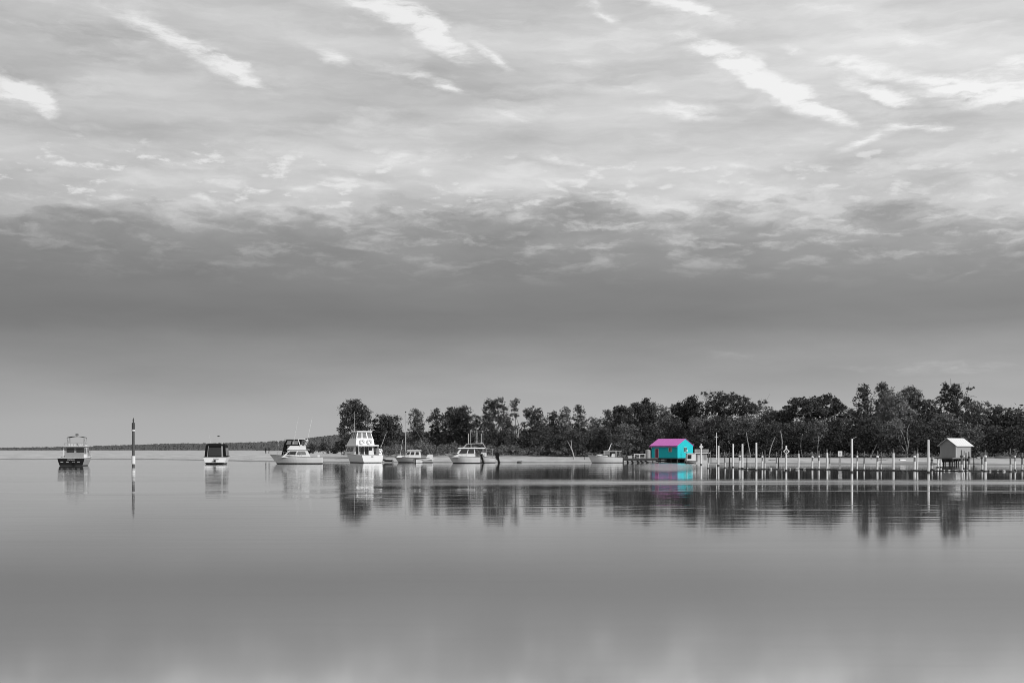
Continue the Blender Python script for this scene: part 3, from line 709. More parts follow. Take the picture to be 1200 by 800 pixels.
for i in range(n_+1):
    a = -1+2*i/n_; z = 3.78+.16*(1-a*a)
    vs += [(-1.3,a*1.12,z),(.9,a*1.12,z),(-1.3,a*1.12,z-.05),(.9,a*1.12,z-.05)]
fs_ = []
for i in range(n_):
    k = i*4; fs_ += [(k,k+1,k+5,k+4),(k+2,k+6,k+7,k+3),(k,k+4,k+6,k+2),(k+1,k+3,k+7,k+5)]
fs_ += [(0,2,3,1),(n_*4,n_*4+1,n_*4+3,n_*4+2)]
bt.add(vs, fs_).build('bimini_top', canvas, b1)
for sy in (1,-1):
    fr = MB(); fr.tube([(-1.2,sy*1.1,3.78),(-.9,sy*1.0,2.6)], .05); fr.tube([(.8,sy*1.1,3.78),(.4,sy*1.0,2.6)], .04); fr.tube([(-1.2,sy*1.1,3.78),(.4,sy*1.02,2.62)], .018); fr.build('bimini_frame', grey, b1)
MB().lathe([(.05,0),(.05,.2),(.26,.2),(.28,.28),(.1,.34)], 10, (-.2,0,3.92)).build('radar', dark, b1)
MB().box(-3.4,-2.7,-1.78,-1.42,1.02,1.55).build('ice_box', gel, b1)
MB().tube([(-1.65,1.55,1.0),(-1.65,1.5,2.4)], .05).build('awning_post', gel, b1); MB().tube([(-1.65,-1.55,1.0),(-1.65,-1.5,2.4)], .05).build('awning_post', gel, b1)
rail(b1, rows, 9, 18, .6)

# 2 -- boat with dark canvas enclosure, stern on
b2, s2 = boat('white boat with a black canvas enclosure over its stern, moored stern-on', 255.5, 543.3, 96)
hf, sh, rows = hull(b2, 7.6, 3.6, 1.02, 1.45, 1.1, [gel, antif], .18, tuck=.94)
cv = MB(); q = cv.frus((-3.4,1.2,3.15), 1.0, (-3.1,.4,2.85), 2.7); cv.frus((-3.1,.4,2.85), 2.7, (-2.9,.2,2.6), 2.93); cv.frus((-2.9,.2,2.6), 2.93, (-2.6,-.1,1.9), 3.05); cv.build('canopy', canvas, b2)
w = MB(); w.panel(q['aft'], .17, .83, .12, .84); w.build('window', glass, b2)
for (a,b) in ((.06,.42),(.5,.92)):
    w = MB(); w.panel(q['starboard'], a, b, .15, .82); w.build('window', clear, b2); w = MB(); w.panel(q['port'], a, b, .15, .82); w.build('window', clear, b2)
for u_, v_ in ((.80,.87),(.13,.155)): fr = MB(); fr.panel(q['aft'], u_, v_, .0, .98, .05); fr.build('canopy_frame', grey, b2)
ck = MB(); q2 = ck.frus((1.2,3.0,2.5), 1.1, (1.3,2.3,2.1), 1.8); ck.build('cabin', gel, b2)
w = MB(); w.panel(q2['fore'], .1,.9,.2,.9); w.build('windscreen', glass, b2)
sp_ = MB(); sp_.box(-4.35,-3.8,-1.4,1.4,.22,.30); sp_.build('swim_platform', gelw, b2)
FRU((-4.3,-3.85,.34), -.25, (-4.1,-3.82,.26), .62).build('stern_drive', dark, b2)
lt = MB(); lt.box(-3.83,-3.79,-.55,.25,.66,.74); lt.build('name_lettering', dark, b2)
antenna(b2, (-.6,1.0,3.0), (-.7,1.25,4.55), .02); MB().box(-2.7,-2.5,-1.05,-.8,2.95,3.1).build('stern_light', gel, b2)
rail(b2, rows, 10, 18, .5)

# 3 -- flybridge cruiser with two outriggers, bow left
b3, s3_ = boat('white flybridge cruiser, bow left, with two tall outrigger poles and dark canvas bridge', 347, 543.2, 184)
hf, sh, rows = hull(b3, 7.9, 2.9, 1.0, 1.42, 1.35, [gel, antif], .14, sheer_p=2.)
X3 = lambda px: (347-px)/7.62
cb_ = MB(); q = cb_.frus((X3(363),X3(331),2.35), .98, (X3(359),X3(341),2.0), 2.12); cb_.build('cabin', gel, b3)
for sd, sps in (('port', ((.08,.46),(.52,.92))), ('starboard', ((.08,.48),(.54,.92)))):
    for (a,b) in sps: w = MB(); w.panel(q[sd], a, b, .34, .82); w.build('window', glass if (a < .3) == (sd == 'port') else clear, b3)
w = MB(); w.panel(q['fore'], .08,.92,.2,.9); w.build('windscreen', glass, b3)
fb = MB(); fb.frus((X3(362),X3(336),2.2), 2.12, (X3(361),X3(337.5),2.25), 2.2); q = fb.frus((X3(358),X3(337.5),1.95), 2.2, (X3(357),X3(341),1.8), 2.75); fb.build('flybridge', gel, b3)
cn = MB(); q = cn.frus((X3(352),X3(334),1.85), 2.75, (X3(353),X3(336.5),1.7), 3.6); cn.box(X3(358),X3(334),-.95,.95,3.62,3.70); cn.build('bridge_canopy', canvas, b3)
for a, b in ((.1,.38),(.46,.86)):
    w = MB(); w.panel(q['port'], a, b, .2, .85); w.build('window', clear, b3); w = MB(); w.panel(q['starboard'], a, b, .2, .85); w.build('window', clear, b3)
ft = MB(); q = ft.frus((X3(336),X3(330.5),1.7), 1.2, (X3(336.5),X3(334.5),1.6), 3.3); ft.build('front_cover', canvas, b3)
for sy in (1,-1):
    ar = MB(); ar.tube([(X3(352.5),sy*.95,2.7),(X3(350),sy*.9,3.66)], .06); ar.tube([(X3(360),sy*.95,3.55),(X3(357),sy*.95,2.7)], .035); ar.tube([(X3(350),sy*.9,3.7),(X3(356),sy*.92,3.74),(X3(361),sy*.95,3.5)], .05); ar.build('radar_arch', gel, b3)
for (xa, sy) in ((344.5,1),(358.5,-1)):
    MB().tube([(X3(xa),sy*.95,3.0),(X3(xa+3.2),sy*1.1,5.2),(X3(xa+6.2),sy*1.3,7.15)], [.035,.028,.015], 5).build('outrigger', alu, b3)
MB().tube([(X3(327.5),0,1.3),(X3(327),0,3.4)], .025).build('bow_staff', alu, b3)
rail(b3, rows, 8, 18, .55)
MB().box(X3(374),X3(372),-.6,.6,1.0,1.35).build('stern_locker', gel, b3)

# 4 -- big flybridge yacht with clear enclosure
b4, s4 = boat('largest white yacht, three storeys high with a clear-sided flybridge, seen from its quarter', 422, 541.8, 119, name='yacht')
hf, sh, rows = hull(b4, 10.8, 3.95, 1.25, 1.75, 1.5, [gel, antif], .12, tuck=.95)
cb_ = MB(); q = cb_.frus((-1.8,2.8,3.45), 1.2, (-1.75,1.6,3.2), 2.72); cb_.build('saloon', gel, b4)
for (a,b) in ((.05,.25),(.29,.48),(.53,.72),(.76,.93)): w = MB(); w.panel(q['aft'], a, b, .12, .92); w.build('window', glass, b4)
for sd, sps in (('port', ((.1,.42),(.48,.82))), ('starboard', ((.2,.5),(.55,.9)))):
    for (a,b) in sps: w = MB(); w.panel(q[sd], a, b, .42, .9); w.build('window', glass, b4)
w = MB(); w.panel(q['fore'], .08,.92,.3,.92); w.build('windscreen', glass, b4)
fb = MB(); fb.frus((-3.7,1.9,3.7), 2.74, (-3.6,2.1,3.6), 2.92); q = fb.frus((-2.2,1.9,3.3), 2.92, (-2.1,.9,3.0), 3.95); fb.build('flybridge', gel, b4)
for yy in (.55,-.75):
    MB().torus((-2.42,yy,3.45), .36, .1).build('life_ring', gel, b4)
en = MB(); q = en.frus((-1.95,.8,2.85), 3.95, (-1.7,.35,2.35), 5.05); en.build('bridge_enclosure', clear, b4)
fr = MB()
for k in range(4):
    u = k/3
    for (f_) in ('aft','port','starboard','fore'):
        fr.panel(q[f_], max(0,u-.025), min(1,u+.025), 0, 1, .05)
for f_ in ('aft','port','starboard','fore'): fr.panel(q[f_], 0,1,.0,.06,.05)
fr.build('enclosure_frame', gel, b4)
ht = MB(); ht.frus((-2.0,.7,2.7), 5.05, (-1.9,.5,2.5), 5.22); ht.build('hardtop', gel, b4)
antenna(b4, (.3,.9,5.2), (.3,.9,8.5), .025)
MB().tube([(-4.7,-1.75,2.6),(-4.9,-2.6,4.9)], [.03,.015], 5).build('fishing_rod', alu, b4)
for sy in (1,-1): MB().tube([(-3.55,sy*1.7,1.25),(-3.55,sy*1.7,2.75)], .05).build('cockpit_post', gel, b4)
FRU((-5.1,-3.6,.5), 1.25, (-4.9,-3.6,.4), 2.3).build('stern_locker', gel, b4, loc=(0,-1.55,0))
FRU((-4.7,-4.2,.7), 1.25, (-4.6,-4.2,.6), 2.0).build('fighting_chair', gelw, b4)
MB().torus((-5.2,-1.5,1.95), .28, .07).build('life_ring', gelw, b4)
rail(b4, rows, 8, 18, .6)
MB().box(-5.44,-5.39,-.1,.25,.95,1.1).build('name_plate', dark, b4)
FRU((3.2,4.2,1.0), 1.6, (3.2,3.9,.8), 2.25).build('deck_box', gelw, b4)

# 5 -- inflatable tender between the yacht and the sailing boat
b5, _ = boat('tiny inflatable tender with dark tubes behind the stern of the largest yacht', 455, 541.6, 170, 'dinghy', 'inflatable_dinghy')
tb = MB(); tb.tube([(-.8,.42,.28),(.3,.42,.3),(.72,.2,.42),(.8,0,.46),(.72,-.2,.42),(.3,-.42,.3),(-.8,-.42,.28)], [.13,.17,.17,.16,.17,.17,.13], 8).build('tube', rubber, b5, True)
MB().box(-.75,.6,-.32,.32,.12,.5).build('floor', gel, b5); MB().box(-.8,-.74,-.35,.35,.05,.5).build('transom', gelw, b5)

# 6 -- sailing boat
b6, _ = boat('small sailing boat with a tall bare mast and white cabin, bow left', 484.5, 541.8, 178, name='sailing_boat')
X6 = lambda px: (484.5-px)/7.05
hf, sh, rows = hull(b6, 6.4, 2.3, .72, 1.0, .9, [gelw, antif], .12, tuck=.7, rubr=dark)
cb_ = MB(); q = cb_.frus((X6(493),X6(474),1.7), .8, (X6(492),X6(478.5),1.4), 1.95); cb_.frus((X6(494),X6(476.5),1.6), 1.95, (X6(493),X6(478),1.4), 2.08); cb_.build('cabin', gel, b6)
for sd in ('port','starboard'):
    for (a,b) in ((.06,.3),(.4,.66),(.74,.96)): w = MB(); w.panel(q[sd], 1-b, 1-a, .42, .85); w.build('window', glass, b6)
fc = MB(); fc.frus((X6(475),X6(465),1.5), .85, (X6(475),X6(467),1.2), 1.2); fc.build('foredeck_trunk', gel, b6)
MB().tube([(X6(475.3),0,.9),(X6(475.3),0,8.4)], [.07,.05], 7).build('mast', steel, b6)
MB().box(X6(476),X6(474.6),-.12,.12,8.35,8.5).build('masthead', dark, b6)
st = MB(); st.tube([(X6(475.3),0,8.3),(X6(462.5),0,1.0)], .008, 4); st.tube([(X6(475.3),0,8.3),(X6(506),0,.9)], .008, 4); st.tube([(X6(475.3),0,6.3),(X6(475.3),1.05,.9)], .008, 4); st.build('rigging', steel, b6)
MB().tube([(X6(469),.2,1.1),(X6(472),.2,3.8)], [.05,.03], 5).build('furled_pole', gelw, b6)
sc = MB(); sc.frus((X6(507.5),X6(499),1.9), .5, (X6(506.5),X6(502),1.6), 1.35); sc.build('stern_dodger', gel, b6)
rail(b6, rows, 12, 18, .45)
# 7 -- small dinghy, bow on
b7, _ = boat('small white dinghy with a dark gunwale lying bow-on against the sailing boat', 489, 542.1, 262, 'dinghy', 'dinghy')
hull(b7, 2.6, 1.6, .45, .62, .5, [gel, antif], .06, tuck=.85, rubr=dark, full=.3)
MB().box(-.5,-.25,-.7,.7,.36,.4).build('thwart', timber, b7)
MB().tube([(1.32,0,-.05),(1.3,0,.62)], .05).build('stem_post', dark, b7)

# 8 -- hardtop motor cruiser
b8, _ = boat('white hardtop motor cruiser with a dark targa frame and rod holders, bow left', 544, 542.5, 181)
X8 = lambda px: (544-px)/7.4
hf, sh, rows = hull(b8, 5.1, 2.4, .95, 1.2, 1.0, [gel, antif], .12, sheer_p=1.2)
cb_ = MB(); cb_.frus((X8(557),X8(530),2.0), .98, (X8(557),X8(538),1.8), 1.5); q = cb_.frus((X8(557),X8(535),1.9), 1.5, (X8(556.5),X8(539.5),1.7), 2.3); cb_.build('cabin', gel, b8)
for sd in ('port','starboard'):
    for (a,b) in ((.06,.40),(.46,.88)): w = MB(); w.panel(q[sd], 1-b, 1-a, .08, .9); w.build('window', glass, b8)
w = MB(); w.panel(q['fore'], .06,.94,.1,.92); w.build('windscreen', glass, b8)
ht = MB(); ht.frus((X8(569),X8(536),2.1), 2.32, (X8(568),X8(538),1.9), 2.48); ht.build('hardtop', gel, b8)
tf = MB()
for sy in (1,-1):
    tf.tube([(X8(543),sy*.9,2.45),(X8(547),sy*.85,3.05),(X8(566),sy*.85,3.15),(X8(569),sy*.9,2.45)], .05); tf.tube([(X8(552),sy*.85,3.1),(X8(552),sy*.9,2.4)], .03)
    tf.tube([(X8(566),sy*1.0,.95),(X8(566),sy*.95,2.35)], .04)
tf.tube([(X8(547),-.85,3.05),(X8(547),.85,3.05)], .05); tf.tube([(X8(566),-.85,3.15),(X8(566),.85,3.15)], .05)
tf.build('targa_frame', gelw, b8)
for (p_, z1, r_, sy) in ((549,4.7,.05,.8),(551.5,5.3,.02,-.8),(564,4.7,.05,.8),(566,6.2,.02,-.8),(559,5.0,.03,0)):
    MB().tube([(X8(p_),sy,3.05),(X8(p_),sy,z1)], r_, 6).build('rod_holder', gelw if r_ > .04 else alu, b8)
outboard(b8, X8(564.5), 0, .95, 1.15, 14)
rail(b8, rows, 9, 18, .45)
# 9 -- runabout behind it
b9, _ = boat('white runabout with a dark frame and black outboard, overlapped by the hardtop cruiser', 568, 542.0, 180)
X9 = lambda px: (568-px)/7.15
hf, sh, rows = hull(b9, 3.5, 2.0, .82, 1.25, .6, [gel, antif], .12)
fr = MB()
for p_ in (570,577):
    fr.tube([(X9(p_),.85,.85),(X9(p_),.8,2.3),(X9(p_),-.8,2.3),(X9(p_),-.85,.85)], .04)
fr.tube([(X9(562),.8,2.3),(X9(579),.8,2.3)], .04); fr.tube([(X9(562),-.8,2.3),(X9(579),-.8,2.3)], .04); fr.build('canopy_frame', grey, b9)
FRU((X9(571),X9(562),1.3), .9, (X9(570),X9(564),1.1), 1.7).build('console', gel, b9)
MB().box(X9(572),X9(562),-.8,.8,2.32,2.38).build('canopy', gelw, b9)
outboard(b9, X9(582.5), 0, 1.0, 1.5, 16)

# 10 -- open runabout near the jetty
b10, _ = boat('white cuddy runabout with a raked mast, bow left, beside the timber jetty', 709, 542.0, 181)
X10 = lambda px: (709-px)/7.14
hf, sh, rows = hull(b10, 5.6, 2.2, .85, 1.25, .85, [gel, antif], .1, sheer_p=1.4)
cb_ = MB(); cb_.frus((X10(712),X10(697),1.5), 1.0, (X10(711),X10(701),1.2), 1.35); cb_.build('cuddy', gel, b10)
ws = MB(); ws.frus((X10(713),X10(706.5),1.7), 1.3, (X10(713.5),X10(708),1.5), 1.85); ws.build('windscreen', clear, b10)
fr = MB()
for p_ in (707.5,714,722,727): fr.tube([(X10(p_),.85,.95),(X10(p_),.82,1.92),(X10(p_),-.82,1.92),(X10(p_),-.85,.95)], .03)
for sy in (1,-1): fr.tube([(X10(707),sy*.82,1.94),(X10(728),sy*.82,1.94)], .04)
fr.build('canopy_frame', gelw, b10); MB().box(X10(722),X10(707),-.82,.82,1.96,2.0).build('canopy', gelw, b10)
FRU((X10(720),X10(716),1.1), .95, (X10(720),X10(717),1.0), 1.5).build('console', gel, b10)
MB().tube([(X10(711),0,1.2),(X10(716.5),0,3.2)], [.10,.05], 6).build('mast', gel, b10)
rail(b10, rows, 10, 18, .35)

# 11 -- small cabin boat and houseboat beyond the boathouse
b11, _ = boat('low white cabin boat with one dark window at the right end of the blue boathouse', 811, 542.2, 183)
X11 = lambda px: (811-px)/7.2
hull(b11, 2.3, 1.6, .32, .4, .3, [gel, antif], .08, tuck=.95, full=.8)
cb_ = MB(); q = cb_.frus((X11(816.5),X11(804),1.3), .32, (X11(816.5),X11(804.5),1.2), 1.5); cb_.build('cabin', gel, b11)
w = MB(); w.panel(q['port'], .05,.42,.3,.85,.03); w.build('window', glass, b11)
w = MB(); w.panel(q['starboard'], .05,.45,.3,.82,.03); w.build('window', glass, b11)
MB().box(X11(817),X11(803.5),-.7,.7,1.52,1.58).build('cabin_roof', gelw, b11)
b12, _ = boat('small boxy white houseboat with a flat roof and a rail round it', 822, 542.8, 180, name='houseboat')
X12 = lambda px: (822-px)/7.4
MB().box(X12(830),X12(814.5),-1.2,1.2,-.2,.22).build('pontoon', gelw, b12)
cb_ = MB(); q = cb_.frus((X12(827.5),X12(816.5),1.9), .22, (X12(827.5),X12(816.5),1.9), 1.55); cb_.build('cabin', gelw, b12)
w = MB(); w.panel(q['port'], .66,.94,.25,.95); w.build('doorway', grey, b12)
w = MB(); w.panel(q['port'], .3,.42,.12,.24); w.build('porthole', glass, b12)
MB().box(X12(830.5),X12(813.5),-1.25,1.25,1.57,1.68).build('roof', gel, b12)
rl = MB()
for sy in (1.15,-1.15):
    rl.tube([(X12(829),sy,2.2),(X12(815.5),sy,2.2)], .03)
    for k in range(6): xx = X12(829)+(X12(815.5)-X12(829))*k/5; rl.tube([(xx,sy,1.66),(xx,sy,2.2)], .025)
rl.box(X12(829),X12(815.5),-1.17,-1.13,1.75,2.15); rl.box(X12(829),X12(815.5),1.13,1.17,1.75,2.15)
rl.build('roof_rail', grey, b12)
MB().tube([(X12(831.5),.9,.1),(X12(831.5),.9,1.9)], .04).build('corner_post', grey, b12)
MB().tube([(X12(839.3)+.6,-1.0,.2),(X12(839.3)+.6,-1.0,.9)], .04).build('stern_cleat', grey, b12)

# ------------------------------------------------------------------ channel marker
dm = wd(546.5)
mk = thing('channel_marker', 'tall dark channel marker with a lantern on top and a white band above water', 'channel marker', tuple(at(156.3, dm, 0)))
sc_ = dm/F
MB().lathe([(1.75*sc_,-1),(1.6*sc_,(546.5-505)*sc_)], 12).build('pile', mat('dark pile', .075, .7, .3, 3), mk)
MB().lathe([(2.2*sc_,(546.5-543.5)*sc_),(2.2*sc_,(546.5-534)*sc_)], 14).build('white_band', wpaint, mk)
MB().lathe([(2.0*sc_,(546.5-505)*sc_),(2.2*sc_,(546.5-503.3)*sc_)], 14).build('collar', wpaint, mk)
MB().lathe([(1.9*sc_,(546.5-503)*sc_),(1.9*sc_,(546.5-495.5)*sc_),(1.2*sc_,(546.5-495)*sc_)], 12).build('topmark', mat('dark topmark', .04, .6, .2, 3), mk)
MB().lathe([(.5*sc_,(546.5-495)*sc_),(.9*sc_,(546.5-493)*sc_),(.9*sc_,(546.5-491.5)*sc_),(.3*sc_,(546.5-489.5)*sc_)], 10).build('lantern', rubber, mk)

# ------------------------------------------------------------------ mooring posts and tall white poles
def pole(px, top, wl, w, label, name='mooring_pole', group='tall white poles', cat='pole', lean=0.):
    d = wd(wl); p = at(px, d, 0); H = zat(top, d); r = w/2/F*d
    root = thing(name, label, cat, tuple(p), 0, group); root.rotation_euler = (0, R(lean), 0)
    MB().lathe([(r*1.08,-1.2),(r*1.05,0),(r,H*.5),(r*.93,H-.05),(r*.8,H)], 12).build('shaft', wpaint, root)
    MB().lathe([(r*1.25,-.3),(r*1.35,.0),(r*1.2,.14)], 12).build('waterline_growth', dtimber, root)
    return root, r, H, d
pole(841.8,522,545.5,2.1,'white pole right of the houseboat, shortest of the plain tall poles', lean=.6)
pole(859,520,547.5,2.1,'plain white pole, the left one of the close middle pair')
pole(870,520,549,2.3,'plain white pole, the right one of the close middle pair')
pole(886.2,518.5,551,2.4,'plain white pole standing alone right of the close middle pair')
c1 = pole(998.3,514,553.3,2.7,'tallest white pole in the middle of the posts, a thin bent arm on its tip')
MB().tube([(.05,0,c1[2]-.05),(.18,0,c1[2]+.08),(.42,0,c1[2]+.18)], .02, 5).build('arm', steel, c1[0])
pole(1088,515,553.5,2.7,'tallest white pole at the left of the grey boatshed')
def signpole(px, top, wl, w, label, cy, s):
    root, r, H, d = pole(px, top, wl, w, label)
    z = zat(cy, d); k = s/F*d
    dg = MB(); dg.add([(0,-r-.03,z-k),(k,-r-.03,z),(0,-r-.03,z+k),(-k,-r-.03,z),(0,-r-.08,z-k),(k,-r-.08,z),(0,-r-.08,z+k),(-k,-r-.08,z)],
        [(0,1,2,3),(7,6,5,4),(0,4,5,1),(1,5,6,2),(2,6,7,3),(3,7,4,0)]); sg = dg.build('sign_board', wpaint, root)
    return root, r, z, k, sg
signpole(821.6,520,544.4,1.9,'white pole carrying a small plain diamond board, in front of the houseboat',523.3,2.6)
rt, r_, z_, k_, sg = signpole(921.2,522,551.5,2.4,'white pole carrying a diamond board with a dark ringed mark',528.6,3.8)
MB().torus((0,-r_-.10,z_), k_*.36, k_*.13, 'Y', 12).build('ring_mark', dark, sg)

NP = ['first','second','third','fourth','fifth','sixth','seventh']
def post(px, top, wl, w, style, label, lean=0.):
    d = wd(wl); H = zat(top, d); r = w/2/F*d
    root = thing('mooring_post', label, 'post', tuple(at(px, d, 0)), 0, 'weathered mooring posts'); rr = random.Random(int(px*10)); root.rotation_euler = (R(rr.uniform(-2,2)), R(lean+rr.uniform(-1.3,1.3)), 0); r *= rr.uniform(.82, 1.2)
    k = {'a': .45, 'b': .3, 'c': .8, 'd': .05}[style]
    MB().lathe([(r*1.0,H*k*.9),(r*.8,H*.8),(r*.62,H)], 9).build('shaft', timber if style != 'd' else dtimber, root)
    if style != 'd':
        MB().lathe([(r*1.15,-1),(r*1.15,H*k),(r*1.0,H*k+.02)], 10).build('pale_sleeve', wpaint if style != 'b' else gelw, root)
    else: MB().lathe([(r*1.15,-1),(r*1.1,H*.3),(r*1.0,H*.32)], 10).build('wet_foot', dtimber, root)
    if style in 'ab': MB().lathe([(r*1.5,H*.66),(r*1.5,H*.72),(r*.9,H*.75)], 9).build('collar', wpaint if style == 'a' else dtimber, root)
    MB().lathe([(r*1.5,-.25),(r*1.7,.02),(r*1.4,.10)], 9).build('waterline_growth', dtimber, root)
    return root
PO = [ # px, top, waterline, width px, style, lean, label
 (829.6,529,548.5,1.5,'b',2,'short leaning post just right of the houseboat'),
 (850,529,548,1.7,'b',-3,'leaning post between the shortest white pole and the close middle pair'),
 (855,527.5,547,1.5,'d',0,'thin dark post touching the close middle pair of white poles on the left'),
 (866.6,528,549,1.6,'a',0,'post standing between the two white poles of the close middle pair'),
 (875.2,528,548.5,1.4,'d',0,'thin dark post just right of the close middle pair of white poles'),
 (893.4,529,549.5,1.7,'a',0,'left post of the pair right of the lone white pole'),
 (896.4,527,549.5,1.4,'b',0,'right post of the pair right of the lone white pole'),
 (910,529,549.5,1.7,'b',0,'left post of the pair left of the ringed diamond board'),
 (912.4,527,549.5,1.3,'d',0,'right post of the pair left of the ringed diamond board'),
 (935.8,527.5,549,1.7,'c',0,'first pale post right of the ringed diamond board'),
 (951.8,529,549.5,1.6,'a',1,'second pale post right of the ringed diamond board'),
 (959.5,528,549.8,1.8,'a',0,'third pale post right of the ringed diamond board, with a white collar'),
 (969.5,526,550,1.9,'c',0,'bright white post left of the square sign, tallest of its neighbours'),
 (972,528.5,549.6,1.4,'b',2,'dull post leaning on the bright white post left of the square sign'),
 (1004.5,528,550.5,1.9,'a',0,'post with a white collar just right of the tallest middle pole'),
 (1012.4,528.5,550.5,1.6,'b',1,'dull post, second right of the tallest middle pole'),
 (1028,528,551,1.9,'a',0,'left post of the pair midway between the two tallest poles'),
 (1032.5,529,550.5,1.4,'b',0,'right post of the pair midway between the two tallest poles'),
 (1047,526,551,2.2,'c',0,'bright white tapering post alone between the two tallest poles'),
 (1071.6,528,551,2.2,'a',0,'left post of the pair just left of the tallest pole by the boatshed'),
 (1074.8,526,551.5,1.7,'c',0,'right post of the pair just left of the tallest pole by the boatshed'),
 (1092.3,534,550,2.2,'b',-2,'stumpy dark post just right of the tallest pole by the boatshed'),
 (1099,537,547.5,2.0,'c',0,'left one of two short white stumps in front of the grey boatshed'),
 (1102.8,537,547.5,1.8,'c',0,'right one of two short white stumps in front of the grey boatshed'),
 (1127,527,552,2.1,'b',0,'dark-topped post in front of the lit boatshed wall, nearest its corner'),
 (1129.7,528,549,1.6,'a',0,'second post in front of the lit boatshed wall'),
 (1131.8,530,551,1.5,'d',0,'third post in front of the lit boatshed wall'),
 (1135.8,529,551,2.0,'b',0,'post at the right end of the lit boatshed wall'),
 (1141.3,531,546,1.2,'d',0,'thin dark stake just right of the grey boatshed'),
 (1151,530,551,1.7,'b',0,'dark left post of the pair right of the grey boatshed'),
 (1154.6,527,552,2.5,'a',0,'thick pale right post of the pair right of the grey boatshed'),
 (1184.3,525,552.5,1.9,'b',0,'tall thin post in front of the upturned dinghy'),
 (1189.6,528,550.5,1.7,'a',0,'shorter post just right of the upturned dinghy'),
 (1197.8,530,551,1.9,'b',1,'post at the right edge of the view'),
]
for a in PO: post(a[0], a[1], a[2], a[3], a[4], a[6], a[5])
# square sign on its thin post
ds = wd(545.5); sq = thing('sign', 'square white notice board on a thin post among the mooring posts', 'sign', tuple(at(984.3, ds, 0)))
MB().tube([(0,0,-.6),(0,0,zat(529,ds))], .05, 8).build('post', timber, sq)
k = ds/F; sb = MB().box(-2.5*k,2.5*k,-.09,-.05,zat(534.3,ds),zat(528.3,ds)).build('board', wpaint, sq)
MB().box(-1.0*k,.9*k,-.10,-.092,zat(532.6,ds),zat(530,ds)).build('faded_mark', mat('faded grey mark', .45, .7, .2, 4), sb)
MB().box(-1.2*k,1.2*k,-.08,.08,.1,1.0).build('lower_board', grey, sq)
dmst = 214; ms = thing('bare_mast', 'thin pale bare mast standing behind the shortest white pole', 'mast', tuple(at(839.6, dmst, gz(839.6, dmst))))
MB().tube([(0,0,-.3),(0,0,zat(506.5,dmst)-gz(839.6,dmst))], [.07,.05], 7).build('spar', wpaint, ms)
MB().tube([(-.3,0,zat(512,dmst)-gz(839.6,dmst)),(.3,0,zat(512,dmst)-gz(839.6,dmst))], .025, 5).build('crosstree', wpaint, ms)

# floating lines strung between the posts, with lumps of growth
def boom(pxs, wls, label, seed):
    rs = np.random.RandomState(seed); pts = []
    for i in range(len(pxs)-1):
        n = max(3, int((pxs[i+1]-pxs[i])/1.2))
        for j in range(n):
            q = j/n; d = wd(wls[i]*(1-q)+wls[i+1]*q); pts.append(tuple(at(pxs[i]*(1-q)+pxs[i+1]*q, d, .035+rs.uniform(-.02,.03))))
    o = MB().tube(pts, [rs.uniform(.03,.075) for _ in pts], 6).build('floating_line', dtimber)
    tag(o, label, 'mooring line', 'floating lines between the posts')
    fl = MB()
    for p in pts[::5]:
        if rs.rand() < .6: fl.ell((p[0]+rs.uniform(-.3,.3), p[1], .06), (rs.uniform(.08,.2), .1, rs.uniform(.05,.1)), 7, 5)
    if fl.v: fl.build('float', gelw if seed % 2 else rubber, o)
boom([870,893,912,936,952,969,998], [549.3,549.8,549.8,549.6,549.9,550.2,550.8], 'dark floating line from the close middle pair of white poles to the tallest middle pole', 1)
boom([998,1028,1047,1075,1088], [550.8,551.2,551.4,551.6,551.8], 'dark floating line between the two tallest poles', 2)
boom([1088,1127,1154,1184,1205], [551.4,552,552,552.2,552], 'dark floating line in front of the grey boatshed and the beach beside it', 3)

# ------------------------------------------------------------------ boathouse (blue) and boatshed (grey)
def shed(name, label, px, d, theta, L, Wd, z0, ze, za, wallm, roofm, over, side, cat, ridge_sign=1):
    """local: long axis X, origin under the nearest corner (x=0,y=0); building fills x in [-L,0] (side=+1) and y in [0,W]"""
    root = thing(name, label, cat, tuple(at(px, d, 0)), R(theta))
    x0, x1 = (-L, 0) if side > 0 else (0, L)
    w = MB(); vs = [(x0,0,z0),(x1,0,z0),(x1,Wd,z0),(x0,Wd,z0),(x0,0,ze),(x1,0,ze),(x1,Wd,ze),(x0,Wd,ze),(x0,Wd/2,za),(x1,Wd/2,za)]
    w.add(vs, [(0,3,2,1),(0,1,5,4),(2,3,7,6),(1,2,6,9,5),(3,0,4,8,7),(4,5,9,8),(6,7,8,9)]); wall = w.build('wall', wallm, root)
    sl = (za-ze)/(Wd/2); r = MB(); tk = .07
    for sg in (0, 1):
        ya = -over if sg == 0 else Wd+over; yb = Wd/2
        zl = ze-sl*over+.03; zr = za+.03
        a, b = x0-over, x1+.06
        p = [(a,ya,zl),(b,ya,zl),(b,yb,zr),(a,yb,zr),(a,ya,zl+tk),(b,ya,zl+tk),(b,yb,zr+tk),(a,yb,zr+tk)]
        r.add(p, [(0,3,2,1),(4,5,6,7),(0,1,5,4),(1,2,6,5),(2,3,7,6),(3,0,4,7)])
        n = int((b-a)/.45)       # standing ribs of the sheeting
        for i in range(1, n):
            xx = a+(b-a)*i/n; r.add([(xx-.02,ya,zl+tk),(xx+.02,ya,zl+tk),(xx+.02,yb,zr+tk),(xx-.02,yb,zr+tk),(xx,ya,zl+tk+.03),(xx,yb,zr+tk+.03)], [(0,1,4),(1,2,5,4),(3,0,4,5),(2,3,5)])
    rf = r.build('roof', roofm, root)
    return root, wall, rf, x0, x1
dh = 217.; k = dh/F
zf, zev, zap = zat(536.5,dh), zat(521.8,dh), zat(514.3,dh)
TH = 42.
_c, _s, _t = math.cos(R(TH)), math.sin(R(TH)), (794-600)/F
